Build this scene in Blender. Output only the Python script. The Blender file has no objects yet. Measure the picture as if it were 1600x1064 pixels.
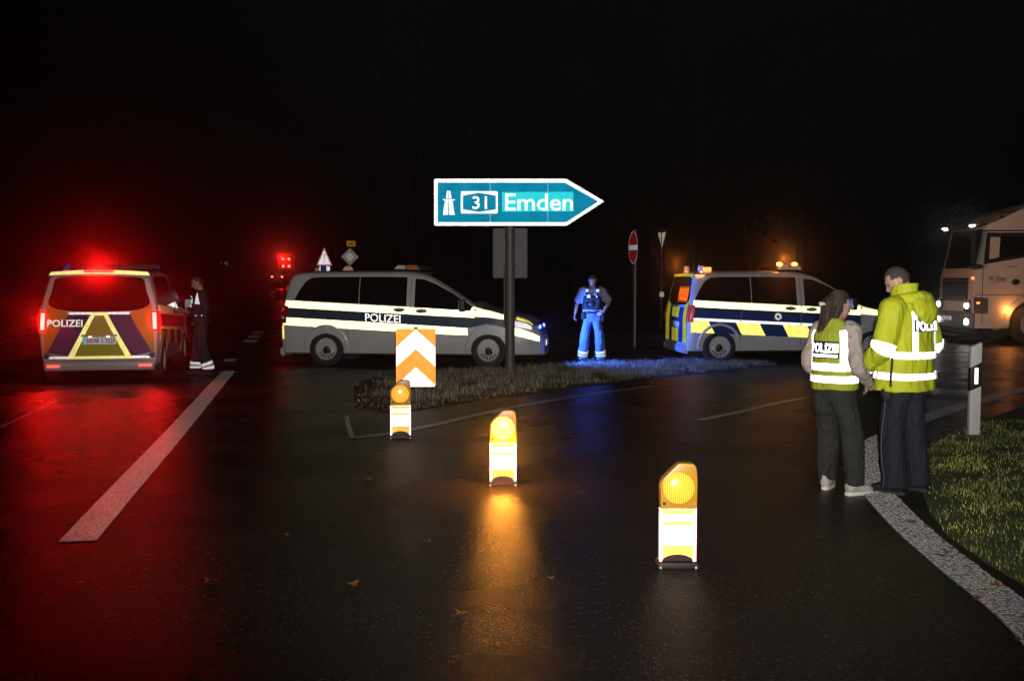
import bpy, bmesh, math, random
from mathutils import Vector, Matrix, noise
R = math.radians
rnd = random.Random(7)
S = bpy.context.scene

# ------------------------------------------------------------------ camera
FPX, PITCH, CAMZ = 1700.0, math.atan((532 - 433) / 1700.0), 1.75
cam = bpy.data.cameras.new('camera')
cam.sensor_width = 36.0
cam.lens = FPX / 1600 * 36
cam.clip_end = 900
cam_o = bpy.data.objects.new('camera', cam)
S.collection.objects.link(cam_o)
cam_o.location = (0, 0, CAMZ)
cam_o.rotation_euler = (math.pi / 2 - PITCH, 0, 0)
S.camera = cam_o

# ------------------------------------------------------------------ night sky
W = bpy.data.worlds.new('World')
S.world = W
W.use_nodes = True
wn = W.node_tree
wn.nodes.clear()
w_out = wn.nodes.new('ShaderNodeOutputWorld')
w_bg = wn.nodes.new('ShaderNodeBackground')
w_sky = wn.nodes.new('ShaderNodeTexSky')
w_sky.sky_type = 'NISHITA'
w_sky.sun_disc = False
w_sky.sun_elevation = R(-6)
w_sky.sun_rotation = R(200)
w_hs = wn.nodes.new('ShaderNodeHueSaturation')
w_hs.inputs['Saturation'].default_value = 0.10
wn.links.new(w_sky.outputs['Color'], w_hs.inputs['Color'])
wn.links.new(w_hs.outputs['Color'], w_bg.inputs['Color'])
w_bg.inputs['Strength'].default_value = 0.05
wn.links.new(w_bg.outputs['Background'], w_out.inputs['Surface'])

# ------------------------------------------------------------------ the photographer's flash (lights the scene and the reflective foils)
fl = bpy.data.lights.new('flash', 'SPOT')
fl.energy = 5500
fl.color = (1.0, 0.965, 0.93)
fl.spot_size = R(86)
fl.spot_blend = 1.0
fl.shadow_soft_size = 0.03
fl_o = bpy.data.objects.new('flash', fl)
S.collection.objects.link(fl_o)
fl_o.location = (0.05, -0.05, 1.97)
FLASH_AIM = Vector((math.tan(R(5)), 1, math.tan(R(12.5))))
fl_o.rotation_euler = FLASH_AIM.to_track_quat('-Z', 'Y').to_euler()

S.view_settings.view_transform = 'Standard'
S.view_settings.look = 'None'
S.view_settings.exposure = 0
S.view_settings.gamma = 1
S.view_settings.use_curve_mapping = False
S.render.engine = 'CYCLES'
S.cycles.use_denoising = True
S.cycles.max_bounces = 6
S.cycles.diffuse_bounces = 2
S.cycles.glossy_bounces = 3
S.cycles.transmission_bounces = 3
S.cycles.volume_bounces = 0
S.cycles.sample_clamp_indirect = 4
S.cycles.caustics_reflective = True
S.cycles.caustics_refractive = False
S.cycles.use_light_tree = True

# ------------------------------------------------------------------ helpers
def gz(y):
    """height of the ground: level here, rising gently far down the road"""
    return 0.0 if y < 70 else 0.000115 * (y - 70) ** 2

def at(px, py, z=0.0):
    """point of the level z under a pixel of the 1600 px photograph"""
    d = Vector(((px - 800) / FPX, -(py - 532) / FPX, -1.0))
    d.rotate(cam_o.rotation_euler)
    t = (z - CAMZ) / d.z
    return Vector((d.x * t, d.y * t, z))

def far(px, py, dist):
    d = Vector(((px - 800) / FPX, -(py - 532) / FPX, -1.0))
    d.rotate(cam_o.rotation_euler)
    return Vector((0, 0, CAMZ)) + d * (dist / d.y)

def new_mat(name):
    m = bpy.data.materials.new(name)
    m.use_nodes = True
    nt = m.node_tree
    nt.nodes.clear()
    o = nt.nodes.new('ShaderNodeOutputMaterial')
    return m, nt, o

def mat(name, col, rough=0.5, metal=0.0, vary=0.15, scale=8.0, bump=0.0, bscale=60, coat=0.0, ior=1.45, sheen=0.0, spec=None, fold=0.0, fscale=9.0, fst=(1, 1, .35)):
    m, nt, o = new_mat(name)
    p = nt.nodes.new('ShaderNodeBsdfPrincipled')
    nt.links.new(p.outputs[0], o.inputs['Surface'])
    tc = nt.nodes.new('ShaderNodeTexCoord')
    n = nt.nodes.new('ShaderNodeTexNoise')
    n.inputs['Scale'].default_value = scale
    n.inputs['Detail'].default_value = 5
    nt.links.new(tc.outputs['Object'], n.inputs['Vector'])
    mx = nt.nodes.new('ShaderNodeMix')
    mx.data_type = 'RGBA'
    a = tuple(max(0, c * (1 - vary)) for c in col) + (1,)
    b = tuple(min(1, c * (1 + vary)) for c in col) + (1,)
    mx.inputs[6].default_value = a
    mx.inputs[7].default_value = b
    nt.links.new(n.outputs['Fac'], mx.inputs[0])
    nt.links.new(mx.outputs[2], p.inputs['Base Color'])
    mr = nt.nodes.new('ShaderNodeMapRange')
    mr.inputs['To Min'].default_value = max(0.02, rough - 0.08)
    mr.inputs['To Max'].default_value = min(1, rough + 0.08)
    nt.links.new(n.outputs['Fac'], mr.inputs['Value'])
    nt.links.new(mr.outputs[0], p.inputs['Roughness'])
    p.inputs['Metallic'].default_value = metal
    p.inputs['Coat Weight'].default_value = coat
    p.inputs['IOR'].default_value = ior
    p.inputs['Sheen Weight'].default_value = sheen
    if spec is not None:
        p.inputs['Specular IOR Level'].default_value = spec
    if bump:
        n2 = nt.nodes.new('ShaderNodeTexNoise')
        n2.inputs['Scale'].default_value = bscale
        n2.inputs['Detail'].default_value = 4
        nt.links.new(tc.outputs['Object'], n2.inputs['Vector'])
        bp = nt.nodes.new('ShaderNodeBump')
        bp.inputs['Strength'].default_value = bump
        bp.inputs['Distance'].default_value = 0.01
        nt.links.new(n2.outputs['Fac'], bp.inputs['Height'])
        nt.links.new(bp.outputs[0], p.inputs['Normal'])
        if fold:                                     # soft creases of cloth
            mp = nt.nodes.new('ShaderNodeMapping'); mp.inputs['Scale'].default_value = fst
            nt.links.new(tc.outputs['Object'], mp.inputs['Vector'])
            n3 = nt.nodes.new('ShaderNodeTexNoise')
            n3.inputs['Scale'].default_value = fscale; n3.inputs['Detail'].default_value = 3; n3.inputs['Distortion'].default_value = 1.2
            nt.links.new(mp.outputs[0], n3.inputs['Vector'])
            b3 = nt.nodes.new('ShaderNodeBump')
            b3.inputs['Strength'].default_value = fold; b3.inputs['Distance'].default_value = 0.06
            nt.links.new(n3.outputs['Fac'], b3.inputs['Height'])
            nt.links.new(b3.outputs[0], bp.inputs['Normal'])
    return m

def retro(name, col, gain=0.6, wide=0.2, rough=0.30, base=0.7, wear=0.12, wscale=14):
    """retro-reflective sheeting: sends light back towards where it came from (lobes around the incoming direction)"""
    m, nt, o = new_mat(name)
    geo = nt.nodes.new('ShaderNodeNewGeometry')
    tc = nt.nodes.new('ShaderNodeTexCoord')
    n = nt.nodes.new('ShaderNodeTexNoise')
    n.inputs['Scale'].default_value = wscale
    n.inputs['Detail'].default_value = 4
    nt.links.new(tc.outputs['Object'], n.inputs['Vector'])
    mr = nt.nodes.new('ShaderNodeMapRange')
    mr.inputs['From Min'].default_value = 0.3
    mr.inputs['From Max'].default_value = 0.6
    mr.inputs['To Min'].default_value = 1 - wear * 2
    mr.inputs['To Max'].default_value = 1
    nt.links.new(n.outputs['Fac'], mr.inputs['Value'])
    dt = nt.nodes.new('ShaderNodeVectorMath'); dt.operation = 'DOT_PRODUCT'
    nt.links.new(geo.outputs['Incoming'], dt.inputs[0]); nt.links.new(geo.outputs['Normal'], dt.inputs[1])
    ab = nt.nodes.new('ShaderNodeMath'); ab.operation = 'ABSOLUTE'
    nt.links.new(dt.outputs['Value'], ab.inputs[0])
    ea = nt.nodes.new('ShaderNodeMapRange')                # foil loses its return at shallow angles
    ea.inputs['From Min'].default_value = 0.10; ea.inputs['From Max'].default_value = 0.75
    nt.links.new(ab.outputs[0], ea.inputs['Value'])
    em = nt.nodes.new('ShaderNodeMath'); em.operation = 'MULTIPLY'
    nt.links.new(ea.outputs[0], em.inputs[0]); nt.links.new(mr.outputs[0], em.inputs[1])
    def scaled(k, src=None):
        v = nt.nodes.new('ShaderNodeVectorMath')
        v.operation = 'SCALE'
        v.inputs[0].default_value = tuple(c * k for c in col)
        nt.links.new((src or mr).outputs[0], v.inputs['Scale'])
        return v.outputs[0]
    g1 = nt.nodes.new('ShaderNodeBsdfAnisotropic'); g1.distribution = 'GGX'
    g1.inputs['Roughness'].default_value = rough
    g2 = nt.nodes.new('ShaderNodeBsdfAnisotropic'); g2.distribution = 'GGX'
    g2.inputs['Roughness'].default_value = 0.55
    df = nt.nodes.new('ShaderNodeBsdfDiffuse')
    for g, k in ((g1, gain), (g2, wide * .22)):
        nt.links.new(scaled(k, em), g.inputs['Color'])
        nt.links.new(geo.outputs['Incoming'], g.inputs['Normal'])
    nt.links.new(scaled(base * .6), df.inputs['Color'])
    a1 = nt.nodes.new('ShaderNodeAddShader'); a2 = nt.nodes.new('ShaderNodeAddShader')
    nt.links.new(g1.outputs[0], a1.inputs[0]); nt.links.new(g2.outputs[0], a1.inputs[1])
    nt.links.new(a1.outputs[0], a2.inputs[0]); nt.links.new(df.outputs[0], a2.inputs[1])
    nt.links.new(a2.outputs[0], o.inputs['Surface'])
    return m

def glow(name, col, strength, tex=None):
    m, nt, o = new_mat(name)
    p = nt.nodes.new('ShaderNodeBsdfPrincipled')
    p.inputs['Base Color'].default_value = tuple(min(1, c * 0.6) for c in col) + (1,)
    p.inputs['Roughness'].default_value = 0.25
    p.inputs['Emission Color'].default_value = tuple(col) + (1,)
    p.inputs['Emission Strength'].default_value = strength
    if tex:                                         # ribbed lens: emission broken up by the lens flutes
        tc = nt.nodes.new('ShaderNodeTexCoord')
        wv = nt.nodes.new('ShaderNodeTexWave')
        wv.inputs['Scale'].default_value = tex
        wv.inputs['Distortion'].default_value = 1.5
        nt.links.new(tc.outputs['Object'], wv.inputs['Vector'])
        mr = nt.nodes.new('ShaderNodeMapRange')
        mr.inputs['To Min'].default_value = strength * 0.35
        mr.inputs['To Max'].default_value = strength * 1.4
        nt.links.new(wv.outputs['Fac'], mr.inputs['Value'])
        nt.links.new(mr.outputs[0], p.inputs['Emission Strength'])
    nt.links.new(p.outputs[0], o.inputs['Surface'])
    return m

class M:
    """collects geometry; build() links it as one mesh object"""
    def __init__(s):
        s.v, s.f, s.m = [], [], []
    def add(s, vs, fs, m=0, mx=None):
        b = len(s.v)
        s.v += [tuple(mx @ Vector(v)) if mx else tuple(v) for v in vs]
        s.f += [tuple(i + b for i in f) for f in fs]
        s.m += [m] * len(fs)
        return s
    def box(s, c, d, m=0, mx=None):
        x, y, z = c; a, b, e = d[0] / 2, d[1] / 2, d[2] / 2
        vs = [(x + i * a, y + j * b, z + k * e) for k in (-1, 1) for j in (-1, 1) for i in (-1, 1)]
        return s.add(vs, [(0, 2, 3, 1), (4, 5, 7, 6), (0, 1, 5, 4), (2, 6, 7, 3), (0, 4, 6, 2), (1, 3, 7, 5)], m, mx)
    def prism(s, poly, y0, y1, m=0, mx=None):
        """poly in x,z extruded along y"""
        n = len(poly)
        vs = [(p[0], y0, p[1]) for p in poly] + [(p[0], y1, p[1]) for p in poly]
        fs = [tuple(range(n)), tuple(range(2 * n - 1, n - 1, -1))]
        fs += [(i, i + n, (i + 1) % n + n, (i + 1) % n) for i in range(n)]
        return s.add(vs, fs, m, mx)
    def tube(s, pts, r, n=10, m=0, cap=True):
        pts = [Vector(p) for p in pts]
        rs = r if isinstance(r, (list, tuple)) else [r] * len(pts)
        vs, fs = [], []
        up = None
        for i, p in enumerate(pts):
            t = (pts[min(i + 1, len(pts) - 1)] - pts[max(i - 1, 0)]).normalized()
            if up is None:
                up = t.orthogonal().normalized()
            up = (up - t * up.dot(t)).normalized()
            w = t.cross(up)
            for k in range(n):
                a = 2 * math.pi * k / n
                vs.append(p + (up * math.cos(a) + w * math.sin(a)) * rs[i])
        for i in range(len(pts) - 1):
            for k in range(n):
                k2 = (k + 1) % n
                fs.append((i * n + k, i * n + k2, (i + 1) * n + k2, (i + 1) * n + k))
        if cap:
            fs.append(tuple(range(n - 1, -1, -1)))
            fs.append(tuple((len(pts) - 1) * n + k for k in range(n)))
        return s.add(vs, fs, m)
    def lathe(s, prof, n=24, m=0, mx=None, a0=0, a1=2 * math.pi):
        """(r,h) profile round the local z axis"""
        full = abs(a1 - a0 - 2 * math.pi) < 1e-6
        c = n if full else n + 1
        vs = [(r * math.cos(a0 + (a1 - a0) * k / n), r * math.sin(a0 + (a1 - a0) * k / n), h) for r, h in prof for k in range(c)]
        fs = []
        for i in range(len(prof) - 1):
            for k in range(n):
                k2 = (k + 1) % c
                fs.append((i * c + k, i * c + k2, (i + 1) * c + k2, (i + 1) * c + k))
        return s.add(vs, fs, m, mx)
    def ball(s, c, r, n=12, m=0, mx=None):
        rx, ry, rz = r if isinstance(r, (tuple, list)) else (r, r, r)
        k = n // 2
        vs, fs = [], []
        for i in range(k + 1):
            th = math.pi * i / k
            for j in range(n):
                ph = 2 * math.pi * j / n
                vs.append((c[0] + rx * math.sin(th) * math.cos(ph), c[1] + ry * math.sin(th) * math.sin(ph), c[2] + rz * math.cos(th)))
        for i in range(k):
            for j in range(n):
                fs.append((i * n + j, (i + 1) * n + j, (i + 1) * n + (j + 1) % n, i * n + (j + 1) % n))
        return s.add(vs, fs, m, mx)
    def grid(s, fn, nu, nv, m=0, flip=False):
        vs = [fn(i / nu, j / nv) for j in range(nv + 1) for i in range(nu + 1)]
        fs = []
        for j in range(nv):
            for i in range(nu):
                a = j * (nu + 1) + i
                q = (a, a + 1, a + nu + 2, a + nu + 1)
                fs.append(q[::-1] if flip else q)
        return s.add(vs, fs, m)
    def build(s, name, mats, parent=None, angle=35, bevel=0.0, clean=True, **props):
        me = bpy.data.meshes.new(name)
        me.from_pydata([tuple(v) for v in s.v], [], s.f)
        for mm in (mats if isinstance(mats, (list, tuple)) else [mats]):
            me.materials.append(mm)
        me.polygons.foreach_set('material_index', s.m)
        if clean or bevel:
            bm = bmesh.new(); bm.from_mesh(me)
            if clean:
                bmesh.ops.remove_doubles(bm, verts=bm.verts, dist=1e-5)
                bmesh.ops.recalc_face_normals(bm, faces=bm.faces)
            if bevel:
                es = [e for e in bm.edges if len(e.link_faces) == 2 and e.calc_face_angle(0) > 0.6]
                bmesh.ops.bevel(bm, geom=es, offset=bevel, segments=2, affect='EDGES', profile=0.6, clamp_overlap=True)
            bm.to_mesh(me); bm.free()
        me.polygons.foreach_set('use_smooth', [True] * len(me.polygons))
        me.set_sharp_from_angle(angle=R(angle))
        return link(name, me, parent, **props)

def link(name, data, parent=None, **props):
    o = bpy.data.objects.new(name, data)
    S.collection.objects.link(o)
    if parent:
        o.parent = parent
    for k, v in props.items():
        o[k] = v
    return o

def thing(name, label, cat, loc=(0, 0, 0), rz=0.0, group=None):
    o = link(name, None)
    o.empty_display_size = 0.2
    o.location = loc
    o.rotation_euler = (0, 0, rz)
    o['label'] = label
    o['category'] = cat
    if group:
        o['group'] = group
    return o

def tag(o, label, cat, group=None):
    o['label'] = label; o['category'] = cat
    if group:
        o['group'] = group
    return o

def children(o):
    return [c for c in S.collection.objects if c.parent == o]

def copy_tree(o, parent=None):
    c = o.copy()
    S.collection.objects.link(c)
    c.parent = parent
    for ch in children(o):
        copy_tree(ch, c)
    return c

def bake(o):
    bpy.context.view_layer.update()
    dg = bpy.context.evaluated_depsgraph_get()
    me = bpy.data.meshes.new_from_object(o.evaluated_get(dg))
    old = o.data
    o.modifiers.clear()
    o.data = me
    me.name = o.name
    bpy.data.meshes.remove(old)

def text_geo(s, size=1.0, bold=0.0, ext=0.0, align='CENTER', spacing=1.0):
    """lettering as (vertices, faces) in the x,y plane"""
    cu = bpy.data.curves.new('t', 'FONT')
    cu.body = s; cu.size = size; cu.offset = bold; cu.extrude = ext
    cu.align_x = align; cu.align_y = 'CENTER'; cu.space_character = spacing
    cu.resolution_u = 3
    o = bpy.data.objects.new('t', cu)
    S.collection.objects.link(o)
    bpy.context.view_layer.update()
    dg = bpy.context.evaluated_depsgraph_get()
    me = bpy.data.meshes.new_from_object(o.evaluated_get(dg))
    vs = [v.co.copy() for v in me.vertices]
    fs = [tuple(p.vertices) for p in me.polygons]
    bpy.data.objects.remove(o); bpy.data.curves.remove(cu); bpy.data.meshes.remove(me)
    return vs, fs

def fit_text(s, w, h, bold=0.0, spacing=1.0):
    """lettering stretched into a w x h box centred on the origin"""
    vs, fs = text_geo(s, 1.0, bold, spacing=spacing)
    x0 = min(v.x for v in vs); x1 = max(v.x for v in vs); y0 = min(v.y for v in vs); y1 = max(v.y for v in vs)
    return [((v.x - (x0 + x1) / 2) * w / (x1 - x0), (v.y - (y0 + y1) / 2) * h / (y1 - y0)) for v in vs], fs

def interp(tab, x):
    if x <= tab[0][0]:
        return tab[0][1]
    for (a, p), (b, q) in zip(tab, tab[1:]):
        if x <= b:
            return p + (q - p) * (x - a) / (b - a)
    return tab[-1][1]

# ------------------------------------------------------------------ materials
MT = dict(
    silver=mat('silver_paint', (0.56, 0.555, 0.54), 0.40, 0.15, 0.16, 1.6, coat=0.35),
    black_plastic=mat('black_plastic', (0.018, 0.018, 0.018), 0.5),
    rubber=mat('tyre_rubber', (0.02, 0.02, 0.02), 0.75, bump=0.3, bscale=80),
    steel=mat('steel_rim', (0.50, 0.50, 0.49), 0.4, 0.1, 0.15, 14),
    zinc=mat('galvanised_steel', (0.12, 0.11, 0.10), 0.55, 0.35, 0.35, 7, bump=0.15, bscale=30),
    plate_back=mat('sign_back_grey', (0.085, 0.085, 0.085), 0.55, 0.1, 0.4, 4),
    dark_glass=mat('dark_tinted_glass', (0.006, 0.006, 0.006), 0.06, 0, 0.0, 3, spec=0.5),
    liner=mat('dark_liner', (0.012, 0.012, 0.012), 0.9),
    blue_foil=mat('blue_foil', (0.012, 0.045, 0.17), 0.35, 0, 0.08),
    blue_grey=mat('dark_blue_foil', (0.035, 0.055, 0.10), 0.35, 0, 0.08),
    yellow_foil=mat('yellow_foil', (0.62, 0.36, 0.01), 0.4, 0, 0.06),
    lime_foil=mat('lime_yellow_foil', (0.58, 0.60, 0.03), 0.4, 0, 0.06),
    r_yellow=retro('reflective_yellow', (1.0, 0.90, 0.20), 0.30, 0.15, 0.34, 0.6),
    r_lemon=retro('reflective_lemon', (1.0, 0.95, 0.42), 0.60, 0.25, 0.34, 0.6),
    r_white=retro('reflective_white', (1, 1, 0.97), 0.30, 0.2, 0.34, 0.7),
    r_silver=retro('reflective_silver_tape', (1, 1, 1), 0.20, 0.14, 0.36, 0.45, 0.15, 30),
    r_orange=retro('reflective_orange', (1.0, 0.36, 0.06), 0.15, 0.06, 0.34, 0.5),
    r_red=retro('reflective_red', (0.85, 0.03, 0.02), 0.12, 0.05, 0.34, 0.45),
    r_blue=retro('reflective_blue', (0.003, 0.205, 0.35), 0.21, 0.05, 0.34, 0.5, 0.12, 3),
    r_cyan=retro('reflective_light_blue', (0.03, 0.78, 0.88), 0.16, 0.04, 0.34, 0.5, 0.05, 3),
    sign_white=retro('sign_white', (1, 1, 0.98), 0.22, 0.1, 0.34, 0.7),
    sign_cream=retro('sign_cream', (0.9, 0.85, 0.60), 0.42, 0.1, 0.34, 0.6),
    sign_grey=retro('sign_pale_grey', (0.8, 0.8, 0.8), 0.22, 0.05, 0.34, 0.6),
    sign_amber=retro('sign_amber', (0.9, 0.4, 0.02), 0.4, 0.05, 0.34, 0.6),
    sign_black=mat('sign_black', (0.01, 0.01, 0.01), 0.5),
    skin=mat('skin', (0.42, 0.24, 0.17), 0.5, 0, 0.12, 25, bump=0.1, bscale=120),
    white_paint=mat('white_truck_paint', (0.76, 0.67, 0.59), 0.35, 0, 0.05, 2, coat=0.3),
    lens_clear=mat('clear_lens', (0.6, 0.6, 0.6), 0.12, 0.0, 0.1, 40, coat=0.6),
    lens_red=mat('red_lens', (0.35, 0.012, 0.012), 0.15, 0, 0.2, 50, coat=0.6),
    lens_blue=mat('blue_lens', (0.02, 0.08, 0.55), 0.15, 0, 0.2, 40, coat=0.6),
    lens_amber=mat('amber_lens', (0.6, 0.13, 0.02), 0.2, 0, 0.2, 40, coat=0.5),
)
GL = dict(
    tail=glow('tail_lamp_glow', (1.0, 0.013, 0.0105), 75),
    tail_rim=glow('tail_lamp_red', (1.0, 0.004, 0.003), 3.0),
    brake=glow('brake_bar_glow', (1.0, 0.0016, 0.0012), 60),
    refl_tail=glow('bumper_lamp_glow', (1.0, 0.06, 0.03), 3.5),
    tail_dim=glow('rear_lamp_dim', (1.0, 0.06, 0.05), 0.14),
    blue=glow('blue_strobe_glow', (0.06, 0.10, 1.0), 11),
    amber=glow('amber_beacon_glow', (1.0, 0.22, 0.02), 30),
    amber_soft=glow('amber_soft_glow', (1.0, 0.33, 0.08), 2.2),
    display=glow('orange_display_glow', (1.0, 0.20, 0.01), 1.2),
    display_bg=glow('display_panel_glow', (1.0, 0.10, 0.005), 0.35),
    white=glow('headlamp_glow', (1.0, 1.0, 0.97), 14),
    far_red=glow('far_red_lamp_glow', (1.0, 0.06, 0.03), 22),
)
# ------------------------------------------------------------------ ground, road, markings
SPEC = 0.42                                            # the open-grained surface mirrors only part of the wet film
def asphalt(name, col, wet=1.0):
    m, nt, o = new_mat(name)
    N = nt.nodes.new
    L = nt.links.new
    p = N('ShaderNodeBsdfDiffuse')
    gls = N('ShaderNodeBsdfAnisotropic'); gls.distribution = 'GGX'
    gls.inputs['Color'].default_value = (SPEC, SPEC, SPEC, 1)
    fr = N('ShaderNodeFresnel'); fr.inputs['IOR'].default_value = 1.33
    ms_ = N('ShaderNodeMixShader')
    L(fr.outputs[0], ms_.inputs[0]); L(p.outputs[0], ms_.inputs[1]); L(gls.outputs[0], ms_.inputs[2])
    L(ms_.outputs[0], o.inputs['Surface'])
    geo = N('ShaderNodeNewGeometry')
    def noise_(sc, det=4, rg=0.5):
        n = N('ShaderNodeTexNoise'); n.inputs['Scale'].default_value = sc; n.inputs['Detail'].default_value = det
        n.inputs['Roughness'].default_value = rg
        L(geo.outputs['Position'], n.inputs['Vector']); return n
    def rng(src, a, b, c, d):
        r = N('ShaderNodeMapRange'); r.inputs['From Min'].default_value = a; r.inputs['From Max'].default_value = b
        r.inputs['To Min'].default_value = c; r.inputs['To Max'].default_value = d
        L(src, r.inputs['Value']); return r.outputs[0]
    big, grain = noise_(0.8, 3, 0.5), noise_(95, 3)
    vor = N('ShaderNodeTexVoronoi'); vor.inputs['Scale'].default_value = 75
    L(geo.outputs['Position'], vor.inputs['Vector'])
    mx = N('ShaderNodeMix'); mx.data_type = 'RGBA'
    mx.inputs[6].default_value = tuple(c * 0.25 for c in col) + (1,)
    mx.inputs[7].default_value = tuple(c * 2.3 for c in col) + (1,)
    L(grain.outputs['Fac'], mx.inputs[0])
    # single pale chippings
    mx2 = N('ShaderNodeMix'); mx2.data_type = 'RGBA'
    mx2.inputs[7].default_value = (0.060, 0.052, 0.047, 1)
    L(mx.outputs[2], mx2.inputs[6])
    sep = N('ShaderNodeSeparateColor'); L(vor.outputs['Color'], sep.inputs[0])
    L(rng(sep.outputs[0], 0.94, 0.97, 0, 1), mx2.inputs[0])
    L(mx2.outputs[2], p.inputs['Color'])
    L(rng(big.outputs['Fac'], 0.32, 0.68, 0.16, 0.36), gls.inputs['Roughness'])
    add = N('ShaderNodeMath'); add.operation = 'ADD'
    L(vor.outputs['Distance'], add.inputs[0])
    mul = N('ShaderNodeMath'); mul.operation = 'MULTIPLY'; mul.inputs[1].default_value = 0.8
    L(grain.outputs['Fac'], mul.inputs[0]); L(mul.outputs[0], add.inputs[1])
    bp = N('ShaderNodeBump'); bp.inputs['Strength'].default_value = 0.65; bp.inputs['Distance'].default_value = 0.0045
    L(add.outputs[0], bp.inputs['Height'])
    wv = noise_(2.2, 3)
    bp2 = N('ShaderNodeBump'); bp2.inputs['Strength'].default_value = 0.0; bp2.inputs['Distance'].default_value = 0.012
    L(wv.outputs['Fac'], bp2.inputs['Height']); L(bp.outputs[0], bp2.inputs['Normal'])
    L(bp2.outputs[0], p.inputs['Normal']); L(bp2.outputs[0], gls.inputs['Normal'])
    return m

def paint(name, col, worn, scale=35, rough=0.4, beads=0.012):
    """road paint worn through to the asphalt in places"""
    m, nt, o = new_mat(name)
    N = nt.nodes.new; L = nt.links.new
    p = N('ShaderNodeBsdfPrincipled')
    geo = N('ShaderNodeNewGeometry')
    gb = N('ShaderNodeBsdfAnisotropic'); gb.distribution = 'GGX'; gb.inputs['Roughness'].default_value = 0.34
    L(geo.outputs['Incoming'], gb.inputs['Normal'])
    ad = N('ShaderNodeAddShader'); L(p.outputs[0], ad.inputs[0]); L(gb.outputs[0], ad.inputs[1]); L(ad.outputs[0], o.inputs['Surface'])
    n = N('ShaderNodeTexNoise'); n.inputs['Scale'].default_value = scale; n.inputs['Detail'].default_value = 6; n.inputs['Roughness'].default_value = 0.7
    L(geo.outputs['Position'], n.inputs['Vector'])
    r = N('ShaderNodeMapRange'); r.inputs['From Min'].default_value = worn - 0.05; r.inputs['From Max'].default_value = worn + 0.05
    L(n.outputs['Fac'], r.inputs['Value'])
    n2 = N('ShaderNodeTexNoise'); n2.inputs['Scale'].default_value = 3
    L(geo.outputs['Position'], n2.inputs['Vector'])
    mx = N('ShaderNodeMix'); mx.data_type = 'RGBA'
    mx.inputs[6].default_value = (0.03, 0.03, 0.03, 1); mx.inputs[7].default_value = tuple(col) + (1,)
    L(r.outputs[0], mx.inputs[0])
    mm = N('ShaderNodeMix'); mm.data_type = 'RGBA'; mm.blend_type = 'MULTIPLY'; mm.inputs[0].default_value = 0.6
    L(mx.outputs[2], mm.inputs[6]); L(n2.outputs['Color'], mm.inputs[7])
    L(mm.outputs[2], p.inputs['Base Color'])
    sc = N('ShaderNodeVectorMath'); sc.operation = 'SCALE'; sc.inputs[0].default_value = (beads, beads * .96, beads * .92)
    L(r.outputs[0], sc.inputs['Scale']); L(sc.outputs[0], gb.inputs['Color'])
    p.inputs['Roughness'].default_value = rough
    bp = N('ShaderNodeBump'); bp.inputs['Strength'].default_value = 0.4; bp.inputs['Distance'].default_value = 0.004
    L(n.outputs['Fac'], bp.inputs['Height']); L(bp.outputs[0], p.inputs['Normal'])
    return m

m_asph = asphalt('wet_asphalt', (0.0175, 0.0138, 0.0120))
m_earth = mat('dark_soil', (0.022, 0.024, 0.012), 0.95, 0, 0.4, 1.5, bump=0.8, bscale=20)
m_white = paint('worn_road_paint', (0.75, 0.72, 0.69), 0.46, 55)
m_thin = paint('thin_worn_paint', (0.20, 0.195, 0.19), 0.49, beads=.003)
m_rib = paint('ribbed_road_paint', (0.27, 0.26, 0.245), 0.44, 90, beads=.003)
m_dull = paint('grey_road_paint', (0.15, 0.146, 0.14), 0.46, 70, beads=.003)
m_seam = mat('wet_bitumen_seam', (0.012, 0.012, 0.012), 0.10, ior=1.5)

YS = [-40, -10, 0, 20, 40, 70] + list(range(80, 461, 20))
g = M()
g.grid(lambda u, v: (-450 + 900 * u, YS[round(v * (len(YS) - 1))], gz(YS[round(v * (len(YS) - 1))]) - 0.03), 6, len(YS) - 1)
g.build('ground', m_earth, kind='structure')

RD = Vector((-0.186, 0.983, 0)).normalized()        # direction of the road on the left
def sheet(name, poly, z, m, nest=None, **props):
    bm = bmesh.new()
    f = bm.faces.new([bm.verts.new((p[0], p[1], z)) for p in poly])
    if f.normal.z < 0:
        f.normal_flip()
    bmesh.ops.triangulate(bm, faces=bm.faces)
    me = bpy.data.meshes.new(name); bm.to_mesh(me); bm.free()
    me.materials.append(m)
    for p in me.polygons:
        if p.normal.z < 0:
            p.flip()
    return link(name, me, nest, **props)

# the junction: one wide sheet of wet asphalt, with the main road running on to the far left and a side road to the right
sheet('road', [(-16, -12), (30, -12), (60, 8), (60, 44), (8, 44), (-3, 40), (-14, 40), (-22, 34), (-60, 36), (-60, 22), (-19, 22), (-17, 12)], 0.0, m_asph, kind='structure')
rp = M()
c0 = at(400, 520); c0 = c0 - RD * ((c0.y - 40) / RD.y)
seg = [40 + i * 10 for i in range(42)]
def road_pt(u, v):
    y = seg[round(v * (len(seg) - 1))]
    c = c0 + RD * ((y - 40) / RD.y)
    return (c.x + (u - 0.5) * 9.5, y, gz(y) - 0.002)
rp.grid(road_pt, 1, len(seg) - 1)
rp.build('main_road', m_asph, kind='structure')

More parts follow.
